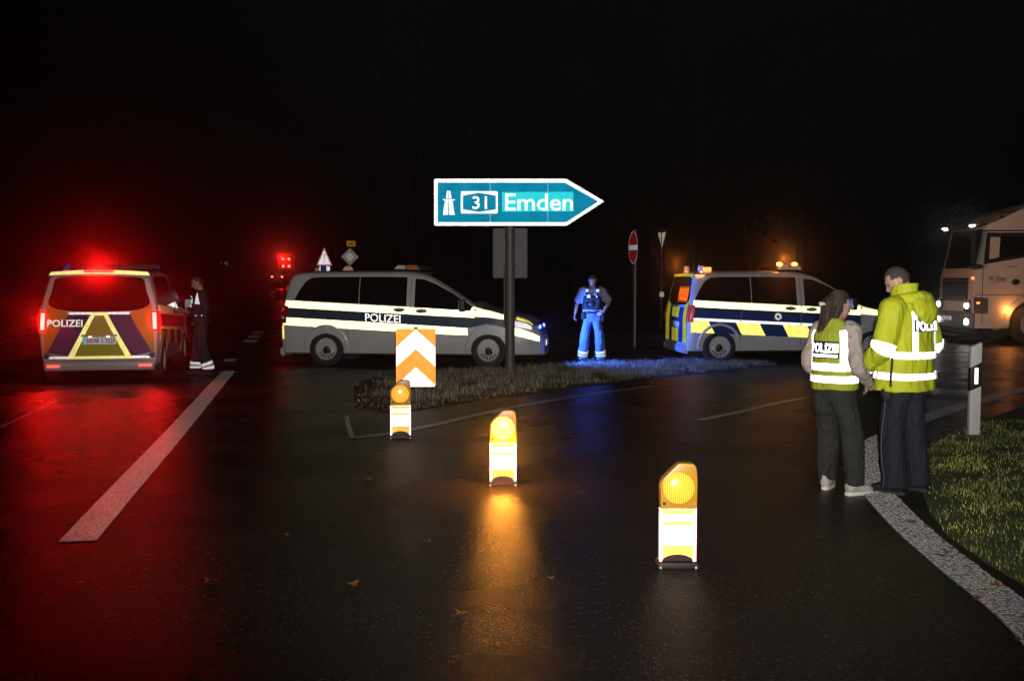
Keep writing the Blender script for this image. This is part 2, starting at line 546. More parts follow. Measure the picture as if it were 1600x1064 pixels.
def ribbon(name, pts, width, z, m, **props):
    """painted line: a sheet of the given width along ground points"""
    pts = [Vector((p[0], p[1], 0)) for p in pts]
    fine = []
    for i in range(len(pts) - 1):
        p0 = pts[max(i - 1, 0)]; p1 = pts[i]; p2 = pts[i + 1]; p3 = pts[min(i + 2, len(pts) - 1)]
        for k in range(20):
            t = k / 20
            fine.append(0.5 * ((2 * p1) + (p2 - p0) * t + (2 * p0 - 5 * p1 + 4 * p2 - p3) * t * t + (3 * p1 - p0 - 3 * p2 + p3) * t ** 3))
    fine.append(pts[-1])
    g = M(); vs = []
    for i, p in enumerate(fine):
        t = (fine[min(i + 1, len(fine) - 1)] - fine[max(i - 1, 0)]).normalized()
        n = Vector((-t.y, t.x, 0)) * width / 2
        j1, j2 = rnd.uniform(.975, 1.015), rnd.uniform(.975, 1.015)
        vs += [(p.x - n.x * j1, p.y - n.y * j1, z + gz(p.y)), (p.x + n.x * j2, p.y + n.y * j2, z + gz(p.y))]
    g.add(vs, [(2 * i, 2 * i + 1, 2 * i + 3, 2 * i + 2) for i in range(len(fine) - 1)])
    o = g.build(name, m, clean=False, kind='structure', **props)
    for pl in o.data.polygons:
        if pl.normal.z < 0:
            pl.flip()
    return o, fine

G = lambda *a: [at(x, y) for x, y in a]
# broad worn line on the left, running towards the far lights
ribbon('edge_line', G((121, 846), (205, 752), (281, 668), (338, 602), (358, 580)), 0.245, 0.005, m_white)
# block marks beyond it
for q in ([(378, 535), (400, 535), (405, 531), (384, 531)], [(386, 528), (405, 528), (409, 524), (391, 524)], [(392, 521), (410, 521), (414, 518), (398, 518)], [(348, 565), (366, 565), (370, 561), (352, 561)]):
    sheet('road_marking', G(*q), 0.005, m_white, kind='structure')
# thin worn lines round the island
ribbon('road_marking', G((556, 684), (612, 677), (680, 664), (760, 645), (850, 628), (940, 614), (1022, 603)), 0.13, 0.005, m_thin)
ribbon('road_marking', G((551, 686), (545, 668), (541, 650)), 0.06, 0.0092, m_thin)
ribbon('road_marking', G((1092, 657), (1150, 645), (1210, 631), (1268, 620), (1330, 610)), 0.12, 0.005, m_dull)
# ribbed marking curving round the verge on the right
rl_pts = G((1690, 1062), (1600, 967), (1500, 889), (1425, 826), (1372, 770), (1352, 730), (1358, 700), (1395, 677), (1450, 652), (1520, 630), (1600, 608), (1700, 586))
rl, fine = ribbon('road_marking', rl_pts, 0.26, 0.005, m_dull)
ribs = M()
acc = 0.0
for a, b in zip(fine, fine[1:]):
    t = (b - a); ln = t.length; t.normalize(); n = Vector((-t.y, t.x, 0))
    d = (0.032 - acc % 0.032)
    while d < ln:
        p = a + t * d
        if p.y < 13:
            for k in range(8):
                off = (k - 3.5) * 0.031 + rnd.uniform(-.008, .008)
                if rnd.random() < 0.84:
                    c = p + n * off + t * rnd.uniform(-.006, .006)
                    mx = Matrix.Translation((c.x, c.y, 0.009)) @ Matrix.Rotation(math.atan2(t.y, t.x) + rnd.uniform(-.2, .2), 4, 'Z')
                    ribs.box((0, 0, 0), (0.015 * rnd.uniform(.7, 1.3), 0.026 * rnd.uniform(.6, 1.2), 0.005), 0, mx)
        d += 0.032
    acc += ln
ribs.build('marking_ribs', m_rib, rl, clean=False, kind='stuff')
# lines and seam at the far left
ribbon('road_marking', G((-60, 690), (0, 668), (60, 640), (92, 624)), 0.07, 0.005, m_thin)  # wet seam, its shine put into pale paint
ribbon('road_marking', G((-60, 531), (0, 520), (70, 507), (150, 493)), 0.12, 0.005, m_thin)
ribbon('road_marking', G((-60, 532), (20, 529), (60, 528)), 0.12, 0.0092, m_thin)
# bright wet patches of line across the side road by the post
ribbon('road_marking', G((1462, 559), (1490, 559), (1530, 560), (1580, 562)), 0.16, 0.005, m_dull)

# ------------------------------------------------------------------ grass
island = G((553, 600), (553, 634), (600, 645), (650, 642), (720, 630), (800, 620), (880, 609), (1000, 593), (1100, 584), (1220, 571), (1215, 566), (1150, 562), (1060, 562), (960, 564), (860, 569), (780, 574), (700, 577), (600, 583))
verge = G((1436, 752), (1436, 722), (1446, 700), (1500, 672), (1560, 648), (1620, 628), (1700, 610)) + [Vector((14, 14, 0)), Vector((14, 3.5, 0))] + G((1800, 1000), (1700, 965), (1600, 916), (1540, 880), (1480, 838), (1452, 800))
strip = [Vector((12.0, 24.6, 0)), Vector((40, 24.0, 0)), Vector((40, 25.2, 0)), Vector((12.6, 25.6, 0))]
m_moss = mat('mossy_soil', (0.050, 0.060, 0.015), 0.95, 0, 0.75, 5, bump=1.0, bscale=45)
def soil(poly, h, name, me_=None):
    b = M(); n = len(poly)
    c = sum((Vector(p) for p in poly), Vector()) / n
    vs = [(p[0], p[1], 0.004) for p in poly] + [(p[0] + (c.x - p[0]) * .06, p[1] + (c.y - p[1]) * .06, h) for p in poly]
    b.add(vs, [(i, (i + 1) % n, (i + 1) % n + n, i + n) for i in range(n)])
    b.build(name, me_ or m_earth, clean=False, kind='structure')
    sheet(name, [v[:2] for v in vs[n:]], h, me_ or m_earth, kind='structure')
soil(island, 0.008, 'island_soil'); soil(verge, 0.025, 'verge_soil', m_moss); soil(strip, 0.05, 'verge_soil')

def grass_mat(name, a, b, rough=0.55):
    m, nt, o = new_mat(name)
    N = nt.nodes.new; L = nt.links.new
    p = N('ShaderNodeBsdfPrincipled'); L(p.outputs[0], o.inputs['Surface'])
    geo = N('ShaderNodeNewGeometry')
    n = N('ShaderNodeTexNoise'); n.inputs['Scale'].default_value = 1.7; n.inputs['Detail'].default_value = 8; n.inputs['Roughness'].default_value = 0.75
    L(geo.outputs['Position'], n.inputs['Vector'])
    r = N('ShaderNodeMapRange'); r.inputs['From Min'].default_value = 0.35; r.inputs['From Max'].default_value = 0.65
    L(n.outputs['Fac'], r.inputs['Value'])
    mx = N('ShaderNodeMix'); mx.data_type = 'RGBA'
    mx.inputs[6].default_value = a + (1,); mx.inputs[7].default_value = b + (1,)
    L(r.outputs[0], mx.inputs[0]); L(mx.outputs[2], p.inputs['Base Color'])
    p.inputs['Roughness'].default_value = rough
    return m
m_g_dry = grass_mat('dry_island_grass', (0.050, 0.042, 0.024), (0.15, 0.135, 0.08))
m_g_green = grass_mat('green_verge_grass', (0.055, 0.070, 0.014), (0.36, 0.40, 0.07))
m_g_pale = grass_mat('pale_grass', (0.16, 0.16, 0.12), (0.34, 0.34, 0.29))

def inside(p, poly):
    c = False; j = len(poly) - 1
    for i in range(len(poly)):
        a, b = poly[i], poly[j]
        if (a[1] > p[1]) != (b[1] > p[1]) and p[0] < (b[0] - a[0]) * (p[1] - a[1]) / (b[1] - a[1]) + a[0]:
            c = not c
        j = i
    return c

def edge(p, poly):
    best = 9
    for i in range(len(poly)):
        a, b = poly[i - 1], poly[i]
        dx, dy = b[0] - a[0], b[1] - a[1]
        t = max(0, min(1, ((p[0] - a[0]) * dx + (p[1] - a[1]) * dy) / (dx * dx + dy * dy + 1e-9)))
        best = min(best, math.hypot(p[0] - a[0] - t * dx, p[1] - a[1] - t * dy))
    return best

def grass(name, poly, n, h0, h1, wid, m, base=0.04, clump=0.0, keep=None):
    xs = [p[0] for p in poly]; ys = [p[1] for p in poly]
    vs, fs = [], []
    made = 0; guard = 0
    while made < n and guard < n * 30:
        guard += 1
        x = rnd.uniform(min(xs), max(xs)); y = rnd.uniform(min(ys), max(ys))
        if not inside((x, y), poly) or (keep and not keep(x, y)):
            continue
        d = noise.noise(Vector((x * 2.3, y * 2.3, 3.1)))
        if rnd.random() > 0.55 + d * clump:
            continue
        made += 1
        e = edge((x, y), poly)
        if rnd.random() > (.05 + e * .95 if poly is island else .5 + e * 5):
            continue
        h = rnd.uniform(h0, h1) * (1 + 0.7 * d) * min(1, .25 + e * (2.2 if poly is not island else .8))
        a = rnd.uniform(0, 2 * math.pi); lean = rnd.uniform(0.3, 1.7) * h
        w = wid * rnd.uniform(0.6, 1.3)
        dx, dy = math.cos(a), math.sin(a); sx, sy = -dy * w, dx * w
        b = len(vs)
        vs += [(x - sx, y - sy, base - 0.02), (x + sx, y + sy, base - 0.02),
               (x - sx * .8 + dx * lean * .35, y - sy * .8 + dy * lean * .35, base + h * .6), (x + sx * .8 + dx * lean * .35, y + sy * .8 + dy * lean * .35, base + h * .6),
               (x + dx * lean, y + dy * lean, base + h * rnd.uniform(.75, 1.0))]
        fs += [(b, b + 1, b + 3, b + 2), (b + 2, b + 3, b + 4)]
    me = bpy.data.meshes.new(name)
    me.from_pydata(vs, [], fs); me.materials.append(m)
    return link(name, me, None, kind='stuff')
grass('grass', island, 42000, 0.015, 0.06, 0.0042, m_g_dry, 0.02, 0.9)
grass('grass', island, 6500, 0.05, 0.15, 0.0045, m_g_pale, 0.02, 2.6)
grass('grass', island, 9000, 0.03, 0.10, 0.004, m_g_pale, 0.02, 1.2, lambda x, y: x > 1.2 and y > 19.2)  # extra pale blades put the brighter strobe light into the colour
grass('grass', verge, 75000, 0.012, 0.042, 0.0028, m_g_green, 0.025, 0.9, lambda x, y: y < 13)
grass('grass', verge, 1800, 0.03, 0.085, 0.0032, m_g_pale, 0.025, 3.0, lambda x, y: y < 13)
grass('grass', strip, 9000, 0.06, 0.16, 0.012, m_g_green, 0.05, 0.5, lambda x, y: x < 18)
grass('grass', strip, 1500, 0.08, 0.18, 0.012, m_g_pale, 0.05, 1.2, lambda x, y: x < 18)

# fallen leaves on the wet road
m_leaf = mat('brown_leaf', (0.20, 0.075, 0.02), 0.5, 0, 0.5, 30)
lf = M()
lp = [(0, 0), (.012, .020), (.03, .018), (.028, .036), (.012, .044), (0, .075), (-.012, .044), (-.028, .036), (-.03, .018), (-.012, .020)]
lf.add([(x, y - .03, 0.004 + 0.35 * abs(x) + 0.004 * math.sin(y * 90)) for x, y in lp] + [(0, .005, 0.003)], [(i, (i + 1) % 10, 10) for i in range(10)])
LEAF = ['brown fallen leaf on the dark road left of the amber glare', 'brown fallen leaf lowest on the left, below the end of the broad line', 'brown fallen leaf just right of the near end of the broad line',
        'brown fallen leaf on dark asphalt midway between broad line and amber glare', 'brown fallen leaf on the dark road inside the foot of the amber glare', 'brown fallen leaf on dark asphalt left of the middle lamp',
        'brown fallen leaf on dark asphalt left of and farther than the middle lamp', 'brown fallen leaf on dark asphalt right of the amber glare', 'brown fallen leaf at the upper left edge of the amber glare',
        'brown fallen leaf midway along the ribbed white line', 'brown fallen leaf on the outer edge of the ribbed line near the right frame edge', 'brown fallen leaf lowest on the ribbed line at the right frame edge',
        'brown fallen leaf on the verge edge of the ribbed line', 'brown fallen leaf farthest up the ribbed line, nearest the feet of the man', 'brown fallen leaf on the road edge of the ribbed line']
leaf0 = lf.build('fallen_leaf', m_leaf, clean=False)
tag(leaf0, 'small brown fallen leaf lying flat on the dark wet asphalt', 'leaf', 'fallen leaves on the wet road')
for i, (x, y) in enumerate([(551, 915), (328, 910), (240, 813), (445, 838), (720, 960), (575, 750), (528, 735), (860, 905), (668, 847), (1480, 866), (1556, 918), (1590, 1004), (1470, 872), (1424, 819), (1525, 940)]):
    o = leaf0 if i == 0 else leaf0.copy()
    if i:
        S.collection.objects.link(o)
    p = at(x, y)
    o.location = (p.x, p.y, 0.012 if i > 8 else 0.004)
    o.rotation_euler = (0, 0, rnd.uniform(0, 6.28)); s = rnd.uniform(.7, 1.4); o.scale = (s, s, s)
    o['label'] = LEAF[i]
    if i > 8:
        o['group'] = 'fallen leaves on the ribbed line'
# ------------------------------------------------------------------ police vans
LEN = 5.14
class Shape:
    """body surface of a van: x forward from the rear bumper, y left, z up"""
    def __init__(s, x0):
        s.x0 = x0
        s.T = [(x0, 1.76), (x0 + .02, 1.795), (x0 + .06, 1.825), (x0 + .15, 1.85), (x0 + .4, 1.872), (1.3, 1.885), (2.2, 1.885), (2.55, 1.875), (2.75, 1.85), (2.95, 1.785),
               (3.2, 1.645), (3.5, 1.455), (3.75, 1.29), (3.9, 1.20), (4.0, 1.165), (4.2, 1.125), (4.5, 1.06), (4.75, .985), (4.9, .915), (5.0, .82), (5.07, .71), (5.11, .60), (5.14, .47)]
        s.P = [(x0, .955), (x0 + .02, .975), (x0 + .06, .99), (x0 + .15, 1.0), (4.2, 1.0), (4.5, .985), (4.75, .955), (4.9, .905), (5.0, .845), (5.07, .775), (5.11, .71), (5.14, .61)]
        s.Wt = [(.22, .87), (.30, .905), (.42, .925), (.50, .94), (.75, .955), (1.0, .96), (1.15, .95), (1.25, .935), (1.5, .875), (1.75, .80), (1.9, .76)]
    def lean(s, x, z):
        d = x - s.x0
        if d > .7 or z < .95:
            return 0
        return .17 * (min(z, 1.9) - .95) / .9 * (1 - max(d, 0) / .7)
    def top(s, x):
        T = interp(s.T, x)
        zb = .24
        rz = min(.10, (T - zb) * .4)
        return T, zb, rz, .02
    def y(s, x, z):
        T, zb, rz, cr = s.top(x)
        zs = T - rz - cr
        p = interp(s.P, x)
        if z <= zs:
            return p * interp(s.Wt, z)
        w = p * interp(s.Wt, zs); rx = min(.19, w * .4)
        t = min(1, (z - zs) / rz)
        return w - rx + rx * math.sqrt(max(0, 1 - t * t))
    def section(s, x):
        T, zb, rz, cr = s.top(x)
        zs = T - rz - cr
        p = interp(s.P, x)
        pts = [(0, zb), (p * interp(s.Wt, zb) - .06, zb)]
        K = 15
        pts += [(p * interp(s.Wt, zb + .03 + (zs - zb - .03) * k / K), zb + .03 + (zs - zb - .03) * k / K) for k in range(K + 1)]
        w = p * interp(s.Wt, zs); rx = min(.19, w * .4)
        pts += [(w - rx + rx * math.cos(a), zs + rz * math.sin(a)) for a in (R(25), R(50), R(72), R(90))]
        pts += [((w - rx) * .5, T - cr * .25), (0, T)]
        return pts
    def ztop(s, x, y):
        sec = s.section(x)[::-1]
        for (a, za), (b, zb_) in zip(sec, sec[1:]):
            if a <= abs(y) <= b:
                return za + (zb_ - za) * (abs(y) - a) / max(1e-6, b - a)
        return sec[0][1]
    def side(s, x, z, sg, off):
        return (x + s.lean(x, z), sg * (s.y(x, z) + off), z)
    def rear(s, y, z, off):
        return (s.x0 + s.lean(s.x0, z) - off, y, z)

def side_cols(sh, cols, sg, off, nz=4, sub=3):
    """strip on the flank from (x, low, high) columns"""
    cc = []
    kn = [x for x, _ in sh.P + sh.T]
    for (a, b) in zip(cols, cols[1:]):
        xs = sorted({round(a[0] + (b[0] - a[0]) * i / sub, 5) for i in range(sub)} | {x for x in kn if a[0] + 1e-4 < x < b[0] - 1e-4})
        for x in xs:
            t = (x - a[0]) / max(1e-9, b[0] - a[0])
            cc.append((x, a[1] + (b[1] - a[1]) * t, a[2] + (b[2] - a[2]) * t))
    cc.append(cols[-1])
    g = M()
    g.grid(lambda u, v: sh.side(cc[round(u * (len(cc) - 1))][0], (lambda c: c[1] + (c[2] - c[1]) * v)(cc[round(u * (len(cc) - 1))]), sg, off), len(cc) - 1, nz)
    return g

def side_quad(sh, q, sg, off, nu=6, nz=4, g=None):
    g = g or M()
    def fn(u, v):
        a, b, c, d = q
        x = (a[0] * (1 - u) + b[0] * u) * (1 - v) + (d[0] * (1 - u) + c[0] * u) * v
        z = (a[1] * (1 - u) + b[1] * u) * (1 - v) + (d[1] * (1 - u) + c[1] * u) * v
        return sh.side(x, z, sg, off)
    return g.grid(fn, nu, nz)

def rear_quad(sh, q, off, nu=6, nz=6, g=None):
    g = g or M()
    def fn(u, v):
        a, b, c, d = q
        return sh.rear((a[0] * (1 - u) + b[0] * u) * (1 - v) + (d[0] * (1 - u) + c[0] * u) * v,
                       (a[1] * (1 - u) + b[1] * u) * (1 - v) + (d[1] * (1 - u) + c[1] * u) * v, off)
    return g.grid(fn, nu, nz)

def make_wheel(parent, x, y, sg, rim_m=None):
    """sg: outward direction along y"""
    t = M()
    prof = [(.20, -.10), (.225, -.115), (.29, -.12), (.335, -.105), (.345, -.05), (.345, .05), (.335, .105), (.29, .12), (.225, .115), (.205, .10)]
    mx = Matrix.Translation((x, y, .345)) @ Matrix.Rotation(-sg * math.pi / 2, 4, 'X')
    t.lathe(prof, 40, 0, mx)
    w = t.build('wheel', MT['rubber'], parent)
    r = M()
    # rim: lip, dish with a ring of round holes, hub cap
    r.lathe([(.238, .102), (.230, .112), (.212, .108), (.196, .07), (.185, .058)], 48, 0, mx)
    ns, vs, fs = 16, [], []
    rr = [.185, .174, .128, .10]; hh = [.058, .066, .075, .082]
    nn = ns * 4
    for i in range(4):
        for k in range(nn):
            a = 2 * math.pi * k / nn
            vs.append((rr[i] * math.cos(a), rr[i] * math.sin(a), hh[i]))
    for i in range(3):
        for k in range(nn):
            if i == 1 and k % 4 in (1, 2):
                continue
            k2 = (k + 1) % nn
            fs.append((i * nn + k, i * nn + k2, (i + 1) * nn + k2, (i + 1) * nn + k))
    r.add(vs, fs, 0, mx)
    r.lathe([(.10, .082), (.098, .060)], 48, 0, mx)
    r.lathe([(.098, .060), (.07, .075), (.05, .092), (.0, .097)], 32, 1, mx)
    for k in range(5):
        a = 2 * math.pi * k / 5
        r.add(*nut(.075 * math.cos(a), .075 * math.sin(a)), 0, mx)
    r.lathe([(.20, .03), (.0, .03)], 24, 2, mx)
    r.build('rim', [rim_m or MT['steel'], MT['black_plastic'], MT['liner']], w, clean=False)
    return w

def nut(cx, cy):
    vs = [(cx + .012 * math.cos(R(60 * k)), cy + .012 * math.sin(R(60 * k)), h) for h in (.072, .098) for k in range(6)]
    return vs, [tuple(range(5, -1, -1)), tuple(range(6, 12))] + [(k, (k + 1) % 6, (k + 1) % 6 + 6, k + 6) for k in range(6)]

def make_van(name, label, loc, rz, kind):
    compact = kind != 'mid'
    x0 = .245 if compact else 0.0
    sh = Shape(x0)
    root = thing(name, label, 'police van', loc, rz, 'police vans at the junction')
    B = lambda g, n, m, parent=root, **k: g.build(n, m, parent, **k)
    # body shell, wheel arches cut out
    xs = [x0, x0 + .02, x0 + .06, x0 + .15, x0 + .4, .9, 1.3, 1.8, 2.2, 2.55, 2.65, 2.75, 2.85, 2.95, 3.08, 3.2, 3.35, 3.5, 3.62, 3.75, 3.83, 3.9, 4.0, 4.1, 4.2, 4.35, 4.5, 4.62, 4.75, 4.83, 4.9, 4.95, 5.0, 5.04, 5.07, 5.11, 5.14]
    g = M(); secs = []
    for x in xs:
        sc = sh.section(x)
        ring = [(x + sh.lean(x, z), y, z) for y, z in sc] + [(x + sh.lean(x, z), -y, z) for y, z in sc[-2:0:-1]]
        secs.append(ring)
    n = len(secs[0])
    vs = [p for r_ in secs for p in r_]
    fs = [(i * n + k, i * n + (k + 1) % n, (i + 1) * n + (k + 1) % n, (i + 1) * n + k) for i in range(len(xs) - 1) for k in range(n)]
    fs += [tuple(range(n - 1, -1, -1)), tuple((len(xs) - 1) * n + k for k in range(n))]
    g.add(vs, fs)
    body = B(g, 'body', [MT['silver'], MT['liner']], angle=40)
    cut = M()
    for wx in (.90, 4.10):
        for sg in (-1, 1):
            cut.add(*cyl_geo(wx, .37, .405, sg * .62, sg * 1.2, 40), 1)
    co = cut.build('cutter', [MT['silver'], MT['liner']])
    md = body.modifiers.new('b', 'BOOLEAN'); md.operation = 'DIFFERENCE'; md.object = co; md.solver = 'EXACT'
    bake(body)
    cm = co.data
    bpy.data.objects.remove(co); bpy.data.meshes.remove(cm)
    body.data.polygons.foreach_set('use_smooth', [True] * len(body.data.polygons))
    body.data.set_sharp_from_angle(angle=R(35))
    for wx in (.90, 4.10):
        for sg in (-1, 1):
            make_wheel(root, wx, sg * .835, sg)
            # arch lip
            a = M()
            A = [R(-8 + 196 * k / 24) for k in range(25)]
            vs, fs = [], []
            for t in A:
                for rr, of in ((.400, -.01), (.402, .012), (.43, .016), (.455, .006), (.46, -.006)):
                    x, z = wx + rr * math.cos(t), max(.25, .37 + rr * math.sin(t))
                    vs.append((x, sg * (sh.y(x, z) + of), z))
            fs = [(i * 5 + k, i * 5 + k + 1, i * 5 + k + 6, i * 5 + k + 5) for i in range(24) for k in range(4)]
            a.add(vs, fs)
            B(a, 'wheel_arch', MT['silver'])
    # side glass, stripes, handles
    bl = lambda x: 1.315 - .051 * x                       # belt line drops towards the bonnet
    gl = MT['dark_glass']
    for sg in (-1, 1):
        gx = x0 + .25 if not compact else x0 + .12
        B(side_cols(sh, [(gx - .03, bl(gx), bl(gx) + .02), (gx + .06, bl(gx) - .005, 1.52), (gx + .16, bl(gx) - .01, 1.66), (gx + .30, bl(gx) - .015, 1.735), (gx + .5, bl(.9), 1.75), (1.55, bl(1.55), 1.755)], sg, .005), 'window', gl)
        B(side_cols(sh, [(1.565, bl(1.565), 1.755), (2.0, bl(2.0), 1.755), (2.50, bl(2.5), 1.745)], sg, .005), 'window', gl)
        B(side_cols(sh, [(2.66, bl(2.66) - .01, 1.72), (2.85, bl(2.85) - .01, 1.70), (3.1, bl(3.1) - .01, 1.60), (3.4, bl(3.4) - .015, 1.44), (3.66, bl(3.66) - .02, 1.27), (3.82, bl(3.82) - .02, 1.165), (3.9, bl(3.9) - .02, bl(3.9) - .015)], sg, .005), 'window', gl)
        # door seams (recessed dark lines, real strips)
        for xa in (1.33, 2.58, 3.80):
            if xa > 3.5:
                g = side_quad(sh, [(3.86, .40), (3.867, .40), (3.867, 1.05), (3.86, 1.05)], sg, .0035, 1, 8)
            else:
                g = side_quad(sh, [(xa, .34), (xa + .008, .34), (xa + .008, 1.82), (xa, 1.82)], sg, .0015, 1, 14)
            B(g, 'door_seam', MT['liner'])
        if kind == 'mid':
            ya, yb = .13, .135
            B(side_cols(sh, [(x0 + .03, bl(0) - .155, bl(0) - .02), (1.5, bl(1.5) - .155, bl(1.5) - .018), (3.0, bl(3) - .152, bl(3) - .016), (3.84, bl(3.84) - .15, bl(3.84) - .022)], sg, .0045), 'reflective_stripe', MT['r_lemon'])
            B(side_cols(sh, [(3.76, bl(3.84) - .02, bl(3.84) + .0), (3.80, bl(3.84) - .02, 1.19), (3.86, bl(3.84) - .12, 1.165), (4.2, .97, 1.082), (4.42, .935, 1.02), (4.52, .93, .97)], sg, .0055), 'bonnet_stripe', MT['r_lemon'])
            B(side_cols(sh, [(x0 + .03, bl(0) - .345, bl(0) - .157), (1.5, bl(1.5) - .345, bl(1.5) - .157), (3.0, bl(3) - .35, bl(3) - .154), (3.7, bl(3.7) - .355, bl(3.7) - .153), (3.84, .80, bl(3.84) - .152), (4.1, .85, 1.0), (4.35, .80, .96), (4.55, .745, .93)], sg, .003), 'blue_stripe', MT['blue_grey'])
            B(side_cols(sh, [(x0 + .03, bl(0) - .50, bl(0) - .347), (.55, bl(.55) - .50, bl(.55) - .347), (.9, bl(.9) - .50, bl(.9) - .347), (2.0, bl(2.0) - .50, bl(2) - .347), (3.3, bl(3.3) - .50, bl(3.3) - .352), (3.70, bl(3.7) - .49, bl(3.7) - .355)], sg, .0045), 'reflective_stripe', MT['r_lemon'])
            B(side_cols(sh, [(4.50, .66, .75), (4.62, .63, .775), (4.75, .60, .75), (4.9, .56, .70), (5.0, .53, .65), (5.07, .51, .61)], sg, .005), 'bumper_stripe', MT['r_lemon'])
            B(side_cols(sh, [(4.56, .80, .905), (4.7, .78, .90), (4.84, .76, .86), (4.93, .74, .80)], sg, .012), 'headlight', [MT['sign_grey']])
            B(side_cols(sh, [(4.64, .94, 1.0), (4.78, .905, .955), (4.88, .87, .90), (4.94, .82, .85)], sg, .006), 'bonnet_stripe', MT['r_yellow'])
            tv, tf = fit_text('POLIZEI', .70, .155, .012)
            vs = [sh.side(2.04 + (-sg) * x, bl(2.04) - .255 + y - (-sg) * x * .051, sg, .008) for x, y in tv]
            B(M().add(vs, tf), 'lettering', MT['r_white'], clean=False)
        else:
            wbl = [(x0 + .06, bl(.3)), (1.3, bl(1.3)), (2.575, bl(2.575))]
            cell = lambda a, b, lo, hi, of: side_cols(sh, [(a, bl(a) - lo, bl(a) - hi), ((a + b) / 2, bl((a + b) / 2) - lo, bl((a + b) / 2) - hi), (b, bl(b) - lo, bl(b) - hi)], sg, of)
            top_m = MT['r_lemon'] if kind == 'right' else MT['yellow_foil']
            for a, b in ((x0 + .06, 1.325), (1.342, 2.575), (2.592, 3.84)):
                B(cell(a, b, .145, .015, .0045), 'reflective_stripe', MT['r_lemon'])
                B(cell(a, b, .36, .147, .003), 'blue_stripe', MT['blue_foil'])
                B(cell(a, b, .415, .362, .0045), 'reflective_stripe', MT['r_white'] if kind == 'right' else MT['r_lemon'])
            # slanted blocks of blue and yellow
            xa = x0 + .06; k = 0
            bounds = [x0 + .06, x0 + .42, x0 + .98, 1.72, 2.2, 2.72, 3.2, 3.64]
            for i, (a, b) in enumerate(zip(bounds, bounds[1:])):
                da = .0 if i == 0 else .13
                q = [(a + da, bl(a) - .66), (b + .13, bl(b) - .66), (b, bl(b) - .418), (a, bl(a) - .418)]
                B(side_quad(sh, q, sg, .0035), 'livery_block', MT['r_yellow'] if i % 2 == 0 else MT['blue_foil'])
            B(side_cols(sh, [(3.72, bl(3.84) - .02, bl(3.84) + .0), (3.80, bl(3.84) - .02, 1.19), (3.86, bl(3.84) - .12, 1.165), (4.2, .97, 1.082), (4.42, .935, 1.02), (4.7, .90, .97)], sg, .0055), 'bonnet_stripe', MT['r_lemon'])
            if kind == 'right':                            # star badge on the sliding door
                c = (2.10, bl(2.1) - .255); st = []
                for k in range(24):
                    rr = .088 if k % 2 == 0 else .056
                    st.append((c[0] + rr * math.cos(R(15 * k)), c[1] + rr * math.sin(R(15 * k))))
                vs = [sh.side(x, z, sg, .009) for x, z in st] + [sh.side(c[0], c[1], sg, .009)]
                bd = B(M().add(vs, [(i, (i + 1) % 24, 24) for i in range(24)]), 'star_badge', MT['r_silver'], clean=False)
                vs = [sh.side(c[0] + .034 * math.cos(R(30 * k)), c[1] + .034 * math.sin(R(30 * k)), sg, .012) for k in range(12)]
                B(M().add(vs, [tuple(range(12))]), 'emblem', MT['lens_amber'], bd, clean=False)
        # handles, mirror, trim
        for hx in (2.36, 2.80):
            h = M()
            h.ball((hx, sg * (sh.y(hx, bl(hx) - .075) + .012), bl(hx) - .075), (.115, .028, .04), 14)
            hb = B(h, 'door_handle', MT['black_plastic'])
            B(M().box((hx, sg * (sh.y(hx, 1.1) + .045), bl(hx) - .065), (.19, .02, .022)), 'grip', MT['silver'], hb, bevel=.006)
        B(side_quad(sh, [(.75, bl(.75) - .185), (1.33, bl(1.33) - .185), (1.33, bl(1.33) - .165), (.75, bl(.75) - .165)] if kind == 'mid' else [(x0 + .1, bl(.3) - .19), (1.3, bl(1.3) - .19), (1.3, bl(1.3) - .172), (x0 + .1, bl(.3) - .172)], sg, .010), 'slide_rail', MT['black_plastic'])
        mr = M()
        mr.box((3.62, sg * 1.10, 1.21), (.10, .19, .24))
        mr.box((3.64, sg * .98, 1.12), (.05, .14, .05))
        mo = B(mr, 'wing_mirror', MT['black_plastic'], bevel=.03)
        B(M().box((3.567, sg * 1.10, 1.21), (.006, .15, .19)), 'mirror_glass', MT['lens_clear'], mo)
        B(side_quad(sh, [(1.36, .285), (3.62, .285), (3.62, .325), (1.36, .325)], sg, .012, 10, 2), 'sill_trim', MT['silver'])
        # rear lamp wrapping round the corner
        lp = M()
        zz = [.85, 1.19]
        def lampfn(u, v):
            z = zz[0] + (zz[-1] - zz[0]) * v
            path = [(x0 + .11, 0), (x0 + .06, 0), (x0 + .02, 0), (x0, 0), (x0, -.04), (x0, -.085)]
            k = round(u * 5)
            x, dy = path[k]
            of = .012
            if k < 3:
                return (x + sh.lean(x, z) - (.006 if k == 2 else 0), sg * (sh.y(x, z) + of), z)
            return (x + sh.lean(x, z) - of, sg * (sh.y(x0, z) + dy + (.004 if k == 3 else 0)), z)
        lp.grid(lampfn, 5, 6)
        if kind == 'left':
            lm = GL['tail_rim']
        elif kind == 'mid':
            lm = MT['lens_red']
        else:
            lm = GL['tail_dim']
        lo = B(lp, 'tail_lamp', lm, label='red tail lamp shining brightly' if kind == 'left' else 'red tail lamp')
        if kind == 'left':
            B(rear_quad(sh, [(sg * .915, .885), (sg * .855, .885), (sg * .845, 1.16), (sg * .905, 1.16)], .022, 2, 6), 'bulb', GL['tail'], lo)
        if kind == 'mid':
            B(M().ball((x0 + .045, sg * .985, 1.12), (.03, .012, .045), 10), 'bulb', GL['tail_dim'], lo)
            B(M().ball((x0 + .045, sg * .985, .96), (.03, .012, .035), 10), 'bulb', MT['lens_clear'], lo)
